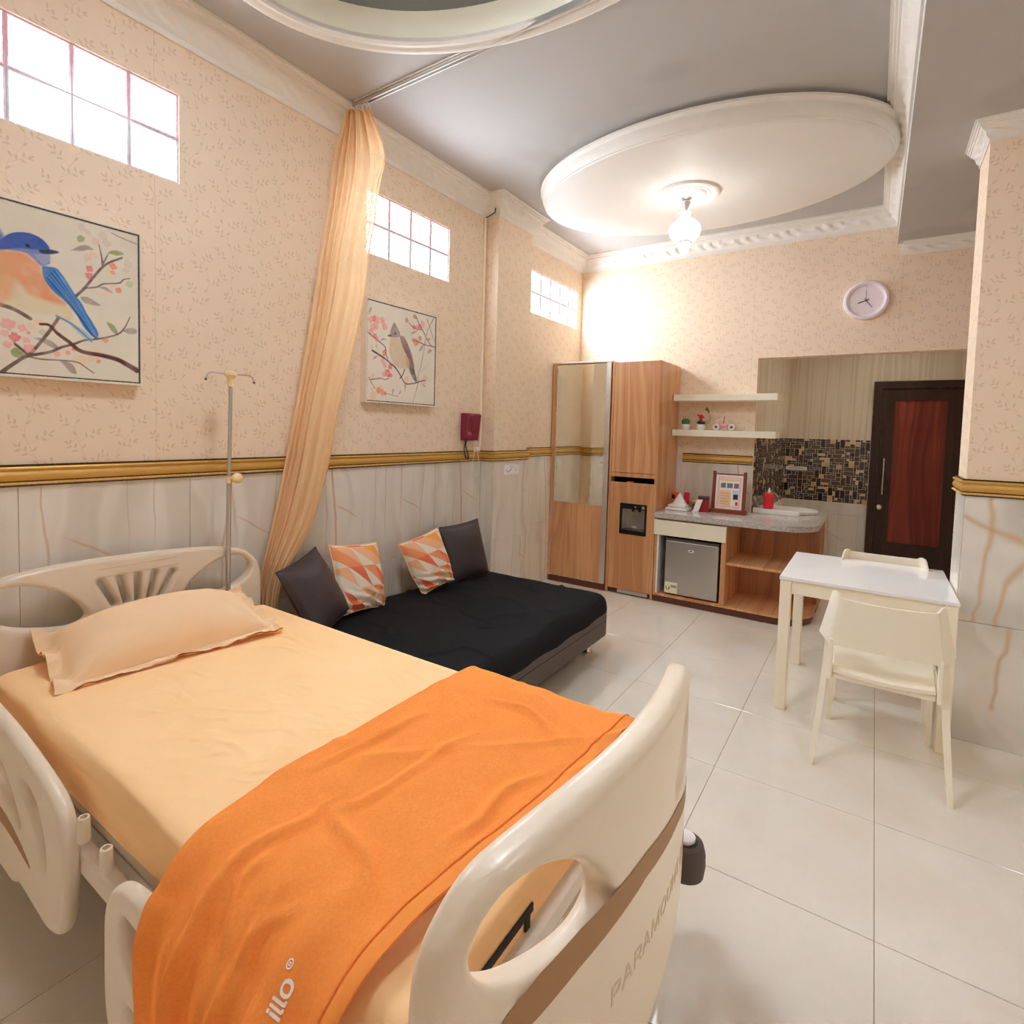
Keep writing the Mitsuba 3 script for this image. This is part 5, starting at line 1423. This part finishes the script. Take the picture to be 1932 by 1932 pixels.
put(k + '__plinth', extrude(plan(BX0 + .003, BX1 - .012, FY + .012, YB - .010, .27), 2, 0, .056), 'mat_plinth')
put(k + '__floor_panel', extrude(plan(BX0, BX1, FY, YB - .010, .28), 2, .0565, .076), 'mat_wood')
put(k + '__shelf', extrude(plan(-.962, BX1, FY + .01, YB - .026, .28), 2, .418, .440), 'mat_wood', label='rounded open shelf')
put(k + '__side_panel', box((BX0, FY, .0765), (BX0 + .020, YB - .010, BZ), .0015), 'mat_wood')
put(k + '__liner', box((BX0 + .0205, FY + .004, .0765), (BX0 + .036, YB - .026, .60), .001), 'mat_white', label='white inner lining of the fridge bay')
put(k + '__divider', box((-1.004, FY, .0765), (-.963, YB - .010, BZ), .0015), 'mat_wood')
put(k + '__back_panel', box((BX0 + .0205, YB - .025, .0765), (-1.0045, YB - .010, BZ)), 'mat_wood_dark')
put(k + '__back_panel', box((-.9625, YB - .025, .0765), (BX1, YB - .010, BZ)), 'mat_wood_dark')
put(k + '__end_panel', box((BX1 - .02, YB - .0095, .0), (BX1, 5.93, BZ), .0015), 'mat_wood_dark')
put(k + '__top_rail', box((BX0 + .0205, FY + .002, .7405), (-1.0045, FY + .05, BZ), .001), 'mat_wood')
dr_ = put(k + '__drawer', box((BX0 - .004, FY - .021, .604), (-.966, FY - .001, .738), .002), 'mat_ivory', label='ivory drawer front')
k = thing('worktop', 'speckled grey granite worktop running round into the recess', 'worktop')
_g = union_all([plan(BX0 - .003, -.325, FY - .035, 5.94, .29).difference(sbox(BX0 - .01, YB - .008, RX + .010, 6.2))])
put(k + '__slab', extrude(_g, 2, .755, .800), 'mat_granite')

k = thing('mini_fridge', 'small steel mini fridge in the bay under the drawer', 'fridge')
put(k + '__body', box((-1.480, FY + .060, .080), (-1.018, YB - .09, .588), .006), 'mat_black')
put(k + '__door', rbox((-1.472, FY + .022, .086), (-1.024, FY + .056, .560), .012, .05, 3), 'mat_steel', smooth=True, label='brushed steel door')
put(k + '__top_trim', box((-1.472, FY + .024, .5605), (-1.024, FY + .056, .582), .003), 'mat_rubber')
put(k + '__badge', box((-1.272, FY + .0200, .478), (-1.226, FY + .0216, .497)), 'mat_card', label='small white badge')
put(k + '__badge__print', box((-1.263, FY + .0194, .484), (-1.237, FY + .0199, .492)), 'mat_ink_dark')
s_ = put(k + '__sticker', box((-1.464, FY + .0200, .094), (-1.355, FY + .0216, .190)), 'mat_sticker', label='pale yellow sticker with a standards mark')
_t = meshkit.text_mesh('SNI', .021, .0005, bold=True)
put(s_ + '__lettering', frame(_t, (-1.413, FY + .0199, .146), (1, 0, 0), (0, 0, 1), (0, -1, 0)), 'mat_ink_dark', kind='stuff')
for sx in (-1, 1):
    put(s_ + '__mark', tube(curve([(-1.437 + sx * .006, FY + .0195, .122), (-1.437 + sx * .011, FY + .0195, .132), (-1.437 + sx * .014, FY + .0195, .150)], 6), .0035, 5), 'mat_ink_dark')
put(s_ + '__mark', frame(trimesh.creation.icosphere(subdivisions=1, radius=.006), (-1.437, FY + .0195, .165), (1, 0, 0), (0, .1, 0), (0, 0, 1)), 'mat_yellow')

# floating shelves and what stands on them
for n, (z, text) in enumerate(((1.800, 'upper ivory floating shelf, empty, beside the tall cabinet'), (1.476, 'lower ivory floating shelf carrying small plants and an ornament'))):
    k = thing('floating_shelf', text, 'shelf')
    put(k + '__board', box((-1.560, YB - .225, z), (-.690, YB - .001, z + .059), .002), 'mat_ivory')
SZ, SY = 1.5352, 5.28


def pot(x, text, flower):
    k = thing('potted_plant', text, 'plant')
    put(k + '__pot', lathe([(.001, 0), (.026, 0), (.038, .016), (.040, .034), (.034, .052), (.031, .050), (.034, .032), (.001, .030)], (x, SY, SZ), 24), 'mat_ceramic', smooth=40)
    if not flower:
        c = []
        for q in range(10):
            a = 2 * math.pi * q / 10
            c.append(frame(trimesh.creation.icosphere(subdivisions=2, radius=1.0), (x + .016 * math.cos(a), SY + .016 * math.sin(a), SZ + .072), (math.cos(a), math.sin(a), 0), (-math.sin(a), math.cos(a), 0), (0, 0, 1)))
            c[-1].vertices = (c[-1].vertices - [x + .016 * math.cos(a), SY + .016 * math.sin(a), SZ + .072]) * [.022, .022, .030] + [x + .016 * math.cos(a), SY + .016 * math.sin(a), SZ + .072]
        put(k + '__cactus', man(m3.Manifold.batch_boolean([tomani(q) for q in c], m3.OpType.Add)), 'mat_leaf', smooth=60)
        for a in (0.4, 2.0, 3.4, 4.6):
            put(k + '__blossom', tube([(x + .012 * math.cos(a), SY + .012 * math.sin(a), SZ + .098), (x + .024 * math.cos(a), SY + .024 * math.sin(a), SZ + .118), (x + .018 * math.cos(a), SY + .018 * math.sin(a), SZ + .128)], [.004, .003, .005], 6), 'mat_flower_pale', smooth=True)
    else:
        r = np.random.default_rng(4)
        for q in range(16):
            a, e = r.uniform(0, 6.28), r.uniform(.2, 1.0)
            d = np.array([math.cos(a) * math.cos(e), math.sin(a) * math.cos(e), math.sin(e)])
            L = r.uniform(.045, .065)
            lf = np.array([[0, 0, 0], [.4, .22, .05], [1, 0, 0], [.4, -.22, .05], [.4, 0, -.06]]) * L
            m = trimesh.convex.convex_hull(lf)
            side = np.cross(d, (0, 0, 1.0)); side /= np.linalg.norm(side)
            put(k + '__leaf', frame(m, (x, SY, SZ + .048), d, side, np.cross(d, side)), 'mat_leaf_dark')
        for q in range(9):
            a, e = r.uniform(0, 6.28), r.uniform(0, .022)
            put(k + '__flower', frame(trimesh.creation.icosphere(subdivisions=1, radius=.011), (x + e * math.cos(a) - .006, SY + e * math.sin(a), SZ + .105 + r.uniform(-.012, .035)), (1, .2, 0), (-.2, 1, 0), (0, 0, 1)), 'mat_flower')
        for q in range(7):
            put(k + '__stalk', tube([(x, SY, SZ + .04), (x + r.uniform(-.02, .02), SY + r.uniform(-.02, .02), SZ + .105)], .0018, 5), 'mat_leaf_dark')
        tw = curve([(x + .02, SY, SZ + .04), (x + .062, SY, SZ + .07), (x + .075, SY, SZ + .12), (x + .060, SY, SZ + .165), (x + .048, SY, SZ + .195)], 8)
        tk = put(k + '__twig', tube(tw, .0018, 5), 'mat_twig', smooth=True)
        for q, (dx, dz) in enumerate(((.048, .2), (.056, .182), (.040, .188), (.060, .168))):
            put(tk + '__bud', frame(trimesh.creation.icosphere(subdivisions=1, radius=.009), (x + dx, SY, SZ + dz), (1, 0, 0), (0, 1, 0), (0, 0, 1)), 'mat_twig')


pot(-1.462, 'little round green cactus in a white pot on the lower shelf', False)
pot(-1.322, 'red flowers and dark leaves in a white pot on the lower shelf', True)
k = thing('toy_car', 'small white and pink old-fashioned toy car on the lower shelf', 'ornament')
tx, tz = -1.118, SZ
_body = spoly([(-.085, .025), (-.080, .048), (-.045, .058), (-.035, .062), (.02, .062), (.055, .052), (.085, .046), (.095, .034), (.09, .022), (.04, .020), (-.04, .020)], 5)
put(k + '__body', extrude(affinity.translate(_body, tx, tz), 1, SY - .022, SY + .022), 'mat_pink')
put(k + '__hood', tube(curve([(tx - .07, SY, tz + .056), (tx - .066, SY, tz + .085), (tx - .038, SY, tz + .105), (tx - .012, SY, tz + .100)], 8), .003, 6), 'mat_chair', smooth=True)
put(k + '__windscreen', tube([(tx - .010, SY, tz + .058), (tx - .004, SY, tz + .125)], .003, 6), 'mat_twig', smooth=True)
put(k + '__bow', trimesh.util.concatenate([frame(trimesh.creation.cone(.022, .03, sections=12), (tx - .030, SY - .026, tz + .033), (0, 0, 1), (0, 1, 0), (1, 0, 0)), frame(trimesh.creation.cone(.022, .03, sections=12), (tx + .030, SY - .026, tz + .033), (0, 0, 1), (0, 1, 0), (-1, 0, 0))]), 'mat_pink', smooth=40)
for dx in (-.065, .065):
    w_ = put(k + '__wheel', frame(lathe([(.018, -.006), (.028, -.006), (.0295, 0), (.028, .006), (.018, .006), (.018, -.006)], (0, 0, 0), 24), (tx + dx, SY - .032, tz + .0298), (1, 0, 0), (0, 0, 1), (0, -1, 0)), 'mat_ceramic', smooth=40)
    put(w_ + '__hub', frame(lathe([(.001, -.004), (.010, -.004), (.010, .006), (.001, .006)], (0, 0, 0), 14), (tx + dx, SY - .032, tz + .0298), (1, 0, 0), (0, 0, 1), (0, -1, 0)), 'mat_twig', smooth=40)
    put(k + '__axle', tube([(tx + dx, SY - .03, tz + .0298), (tx + dx, SY + .03, tz + .0298)], .003, 6), 'mat_twig')
    put(k + '__wheel', frame(lathe([(.018, -.006), (.028, -.006), (.0295, 0), (.028, .006), (.018, .006), (.018, -.006)], (0, 0, 0), 24), (tx + dx, SY + .032, tz + .0298), (1, 0, 0), (0, 0, 1), (0, -1, 0)), 'mat_ceramic', smooth=40)

# on the worktop
WZ = .8003
k = thing('tissue_holder', 'white two-tier dish with a pointed paper tissue at the left of the worktop', 'tissue holder')
put(k + '__lower_tray', rbox((-1.545, 5.02, WZ), (-1.345, 5.18, WZ + .026), .010, .05, 3), 'mat_ceramic', smooth=True)
put(k + '__upper_tray', rbox((-1.525, 5.035, WZ + .0265), (-1.365, 5.165, WZ + .052), .010, .05, 3), 'mat_ceramic', smooth=True)
_v = [(-.062, -.02, 0), (.058, -.022, 0), (.060, .025, 0), (-.058, .028, 0), (-.008, .002, .108), (.004, -.004, .106), (-.038, -.012, .045), (.036, -.014, .040)]
put(k + '__tissue', trimesh.convex.convex_hull(np.array(_v) + [-1.432, 5.10, WZ + .0525]), 'mat_card', label='pointed white tissue')
k = thing('packet', 'orange and black snack packet standing behind the tissue holder', 'packet')
put(k + '__wrapper', frame(rbox((-.03, -.009, 0), (.03, .009, .15), .007, .03, 3), (-1.518, 5.245, WZ), (1, 0, 0), (0, 1, 0), (0, 0, 1)), 'mat_orange', smooth=True)
put(k + '__band', box((-1.549, 5.234, WZ + .085), (-1.520, 5.2356, WZ + .125)), 'mat_black', label='black printed patch')
k = thing('packet', 'red upright packet against the wall behind the tissue holder', 'packet')
put(k + '__wrapper', frame(rbox((-.026, -.008, 0), (.026, .008, .145), .006, .03, 3), (-1.432, 5.30, WZ), (1, 0, 0), (0, 1, 0), (0, .12, 1)), 'mat_red', smooth=True)
k = thing('packet', 'yellow and brown packet lying between the tissue holder and the sachet box', 'packet')
put(k + '__wrapper', rbox((-1.385, 5.29, WZ), (-1.285, 5.36, WZ + .075), .012, .03, 3), 'mat_yellow', smooth=True)
put(k + '__band', box((-1.372, 5.2885, WZ + .016), (-1.30, 5.2899, WZ + .042)), 'mat_brown_dark', label='brown printed band')
k = thing('sachet_box', 'dark red box of sachets with a white slip leaning out, beside the photo stand', 'box')
bx_ = box((-.045, -.07, 0), (.045, .07, .115), .003)
put(k + '__box', frame(bx_, (-1.250, 5.20, WZ), (1, .25, 0), (-.25, 1, 0), (0, 0, 1)), 'mat_crimson')
put(k + '__lid', frame(box((-.048, -.073, .1155), (.048, .073, .130), .003), (-1.250, 5.20, WZ), (1, .25, 0), (-.25, 1, 0), (0, 0, 1)), 'mat_brown_dark')
put(k + '__slip', frame(box((-.025, -.003, 0), (.025, .003, .118), .001), (-1.290, 5.085, WZ), (1, .2, 0), (-.2, 1, -.2), (.28, .18, 1)), 'mat_card', label='white paper slip')
k = thing('glass', 'small clear glass between the tissue holder and the sachet box', 'glass')
put(k + '__tumbler', lathe([(.001, 0), (.026, 0), (.032, .075), (.0305, .075), (.0245, .004), (.001, .004)], (-1.345, 5.235, WZ), 24), 'mat_clear', smooth=40)

k = thing('photo_stand', 'brown wooden table stand holding a printed card on the worktop', 'photo stand')
FXc, FYc = -1.045, 5.215
tilt = np.array([0, .10, 1.0])
for s in (-1, 1):
    put(k + '__post', frame(box((-.013, -.011, .03), (.013, .011, .372), .003), (FXc + s * .128, FYc, WZ), (1, 0, 0), (0, 1, -.10), tilt), 'mat_mahogany')
put(k + '__base', cat_([extrude(Polygon([(FXc - .158, WZ), (FXc + .158, WZ), (FXc + .150, WZ + .022), (FXc + .141, WZ + .034), (FXc - .141, WZ + .034), (FXc - .150, WZ + .022)]), 1, FYc - .035, FYc + .045)]), 'mat_mahogany')
put(k + '__rail', frame(box((-.114, -.006, .342), (.114, .006, .352), .002), (FXc, FYc, WZ), (1, 0, 0), (0, 1, -.10), tilt), 'mat_mahogany')
cd = frame(box((-.112, -.002, .036), (.112, .002, .338)), (FXc, FYc, WZ), (1, 0, 0), (0, 1, -.10), tilt)
cdk = put(k + '__card', cd, 'mat_card', label='white printed card under clear plastic')


def on_card(x0, z0, x1, z1, mat, name, d=.0026):
    put(cdk + '__' + name, frame(box((x0, -d, z0), (x1, -.0021, z1)), (FXc, FYc, WZ), (1, 0, 0), (0, 1, -.10), tilt), mat)


on_card(-.096, .052, .098, .322, 'mat_pink', 'border', .0024)
on_card(-.082, .062, .086, .312, 'mat_card', 'panel', .0028)
on_card(-.080, .285, .080, .308, 'mat_paper_warm', 'heading', .0032)
on_card(-.078, .064, .020, .205, 'mat_paper_warm', 'text_block', .0032)
for q in range(5):
    on_card(-.068, .078 + q * .024, .008, .084 + q * .024, 'mat_flower_pale', 'text_line', .0036)
for q, (a, b) in enumerate(((-.070, -.028), (-.018, .030), (.040, .080))):
    on_card(a, .225, b, .268, 'mat_ink', 'photo', .0034)
on_card(.028, .175, .084, .205, 'mat_blue_pale', 'blue_patch', .0034)
on_card(.038, .125, .078, .172, 'mat_ink_dark', 'dark_patch', .0034)
on_card(.058, .075, .080, .105, 'mat_red', 'red_patch', .0034)

k = thing('basin_ledge', 'white ledge on the worktop in front of the washbasin', 'ledge')
put(k + '__bar', rbox((RX + .012, 5.435, WZ), (-.505, 5.500, WZ + .045), .006, .1, 3), 'mat_ceramic', smooth=True)
k = thing('washbasin', 'white oval washbasin set on the worktop in the recess', 'washbasin')
_bz = ring(-.625, 5.715, .245, .165, [(-.01, WZ), (.0, WZ + .006), (.004, WZ + .028), (-.004, WZ + .036), (-.018, WZ + .034), (-.035, WZ + .012), (-.09, WZ + .004), (-.09, WZ)], 64)
put(k + '__rim', _bz, 'mat_ceramic', smooth=50)
put(k + '__bowl', extrude(Polygon(ellipse(-.625, 5.715, .16, .08, 48)), 2, WZ, WZ + .005), 'mat_ceramic')
k = thing('tap', 'slim chrome tap at the left of the washbasin', 'tap')
put(k + '__body', cat_([lathe([(.001, 0), (.022, 0), (.022, .01), (.014, .016), (.014, .10), (.001, .10)], (RX + .055, 5.86, WZ), 20)]), 'mat_chrome', smooth=40)
put(k + '__spout', tube(curve([(RX + .055, 5.86, WZ + .08), (RX + .07, 5.83, WZ + .15), (RX + .12, 5.79, WZ + .165), (RX + .17, 5.76, WZ + .13)], 10), .010, 12), 'mat_chrome', smooth=40)
k = thing('soap_bottle', 'red liquid soap bottle with a pump on the basin ledge', 'soap bottle')
put(k + '__bottle', rbox((-.795, 5.442, WZ + .0455), (-.712, 5.494, WZ + .190), .014, .04, 4), 'mat_soap', smooth=True)
put(k + '__collar', lathe([(.001, 0), (.015, 0), (.015, .018), (.008, .022), (.006, .045), (.001, .045)], (-.753, 5.468, WZ + .1905), 18), 'mat_card', smooth=40)
put(k + '__pump_head', cat_([rbox((-.768, 5.458, WZ + .236), (-.738, 5.478, WZ + .250), .005, .02, 2)]), 'mat_black', smooth=True)
k = thing('notice_strip', 'narrow white notice strip stuck on the dark mosaic of the recess', 'notice')
put(k + '__card', box((-.868, RY - .0095, 1.098), (-.645, RY - .0078, 1.142)), 'mat_card')
put(k + '__print_line', box((-.845, RY - .0100, 1.117), (-.668, RY - .0096, 1.123)), 'mat_ink')

# ================================================================ table and chairs
k = thing('dining_table', 'small square white dining table against the corner of wall', 'table')
AX0, AX1, AY0, AY1, AZ = -.388, .372, 3.345, 4.135, .738
put(k + '__table_top', box((AX0, AY0, AZ - .018), (AX1, AY1, AZ), .002), 'mat_white')
for x in (AX0 + .004, AX1 - .058):
    for y in (AY0 + .004, AY1 - .058):
        put(k + '__leg', box((x, y, 0), (x + .054, y + .054, AZ - .019), .003), 'mat_white_wood')
for lo, hi in (((AX0 + .0585, AY0 + .012, AZ - .092), (AX1 - .0585, AY0 + .030, AZ - .019)), ((AX0 + .0585, AY1 - .030, AZ - .092), (AX1 - .0585, AY1 - .012, AZ - .019)), ((AX0 + .012, AY0 + .0585, AZ - .092), (AX0 + .030, AY1 - .0585, AZ - .019)), ((AX1 - .030, AY0 + .0585, AZ - .092), (AX1 - .012, AY1 - .0585, AZ - .019))):
    put(k + '__apron', box(lo, hi, .002), 'mat_white_wood')


def chair(origin, turn, label):
    k = thing('dining_chair', label, 'chair', None)
    ca, sa = math.cos(turn), math.sin(turn)
    ex, ey = (ca, sa, 0), (-sa, ca, 0)

    def add(name, m, mat, **kw):
        return put(k + '__' + name, frame(m, (origin[0], origin[1], 0), ex, ey, (0, 0, 1)), mat, **kw)
    # seat: slightly dished board, rounded at the front
    n = 25
    A, B = np.meshgrid(np.linspace(-1, 1, n), np.linspace(0, 1, n), indexing='ij')
    hw = .200 - .018 * (1 - B)
    X, Y = A * hw, -.205 + .455 * B
    Zs = .447 - .014 * (1 - A ** 2) + .006 * B + np.where(B > .88, -.06 * (B - .88), 0)
    add('seat', thick(np.stack([X, Y, Zs], -1), .016), 'mat_chair', smooth=40)
    # back: a sheet bent round the uprights
    pl = np.array([(-.240, -.105), (-.224, -.155), (-.206, -.206), (-.197, -.222), (-.180, -.232), (-.09, -.244), (0, -.249), (.09, -.244), (.180, -.232), (.197, -.222), (.206, -.206), (.224, -.155), (.240, -.105)])
    pc = curve(pl, 8)
    s = np.linspace(-1, 1, len(pc))
    t = np.linspace(0, 1, 16)
    Pm = np.zeros((len(pc), 16, 3))
    ed = np.clip((np.abs(s) - .80) / .20, 0, 1)
    ztop = .798 - .022 * (1 - np.clip(np.abs(s) / .7, 0, 1) ** 2) * 1.0 - .055 * ed ** 2.2
    zbot = .560 + .0 * s + .010 * np.clip(np.abs(s) * 2 - .9, 0, 1)
    for i in range(16):
        z = zbot + (ztop - zbot) * t[i]
        lean = .02 * (1 - t[i])
        nar = .90 + .16 * (1 - t[i])
        Pm[:, i, 0], Pm[:, i, 1], Pm[:, i, 2] = pc[:, 0] * nar, pc[:, 1] + lean, z
    add('backrest', thick(Pm, .009), 'mat_chair', smooth=45)
    for sx in (-1, 1):
        q = [(sx * .212, -.150, .60), (sx * .216, -.165, .45), (sx * .232, -.205, .22), (sx * .250, -.252, 0)]
        w = (.030, .034, .032, .026)
        rear = cat_([m3.Manifold.batch_hull([m3.Manifold.cube((w[i + e] * .75, w[i + e], .002), True).translate((q[i + e][0], q[i + e][1], q[i + e][2] + (.001 if q[i + e][2] == 0 else 0))) for e in (0, 1)]) for i in range(3)])
        add('leg', rear, 'mat_chair')
        q = [(sx * .196, .150, .432), (sx * .200, .205, .24), (sx * .209, .275, 0)]
        fr = cat_([m3.Manifold.batch_hull([m3.Manifold.cube((w[i + 1 + e] * .75, w[i + 1 + e], .002), True).translate((q[i + e][0], q[i + e][1], q[i + e][2] + (.001 if q[i + e][2] == 0 else 0))) for e in (0, 1)]) for i in range(2)])
        add('leg', fr, 'mat_chair')
        add('side_rail', box((sx * .198 - .012, -.17, .395), (sx * .198 + .012, .165, .430), .003), 'mat_chair')
        add('upright', box((sx * .197 - .008, -.215, .395), (sx * .197 + .008, -.168, .585), .003), 'mat_chair')
    add('cross_rail', box((-.186, -.195, .398), (.186, -.175, .424), .003), 'mat_chair')
    return k


chair((.083, 3.132), 0.0, 'cream chair pulled up to the near side of the white table, seen from behind')
chair((.083, 3.945), math.pi, 'cream chair on the far side of the white table, only its back showing')

# ================================================================ flush fill lamps, added out of view 
def fill_lamp(x, y, z, r, L, tint, label):
    k = thing('unseen_fill_lamp', label, 'lamp')
    put(k + '__base', lathe([(.001, -.03), (r + .012, -.03), (r + .016, -.022), (r + .016, -.001), (.001, -.001)], (x, y, z), 40), 'mat_white', smooth=40)
    g = put(k + '__diffuser', lathe([(.001, -.062), (r * .5, -.060), (r * .85, -.050), (r, -.036), (r, -.0305), (.001, -.0305)], (x, y, z), 40), 'mat_glow', smooth=50)
    scene[g]['emitter'] = {'type': 'area', 'radiance': {'type': 'rgb', 'value': [L * q for q in tint]}}


fill_lamp(TR[0], TR[1], ZC + .12, .26, TRAY_L, (0.90, 1.0, 1.12), 'round flush fill lamp, unseen and guessed, in the sunk oval')
fill_lamp(1.05, 1.0, ZS, .15, SOFFIT_L, (0.90, 1.0, 1.12), 'round flush fill lamp, unseen, added under the soffit at right')
fill_lamp(.05, 6.55, 2.65, .13, RECESS_L, (1.0, .97, .90), 'round flush fill lamp, unseen, added inside the recess')
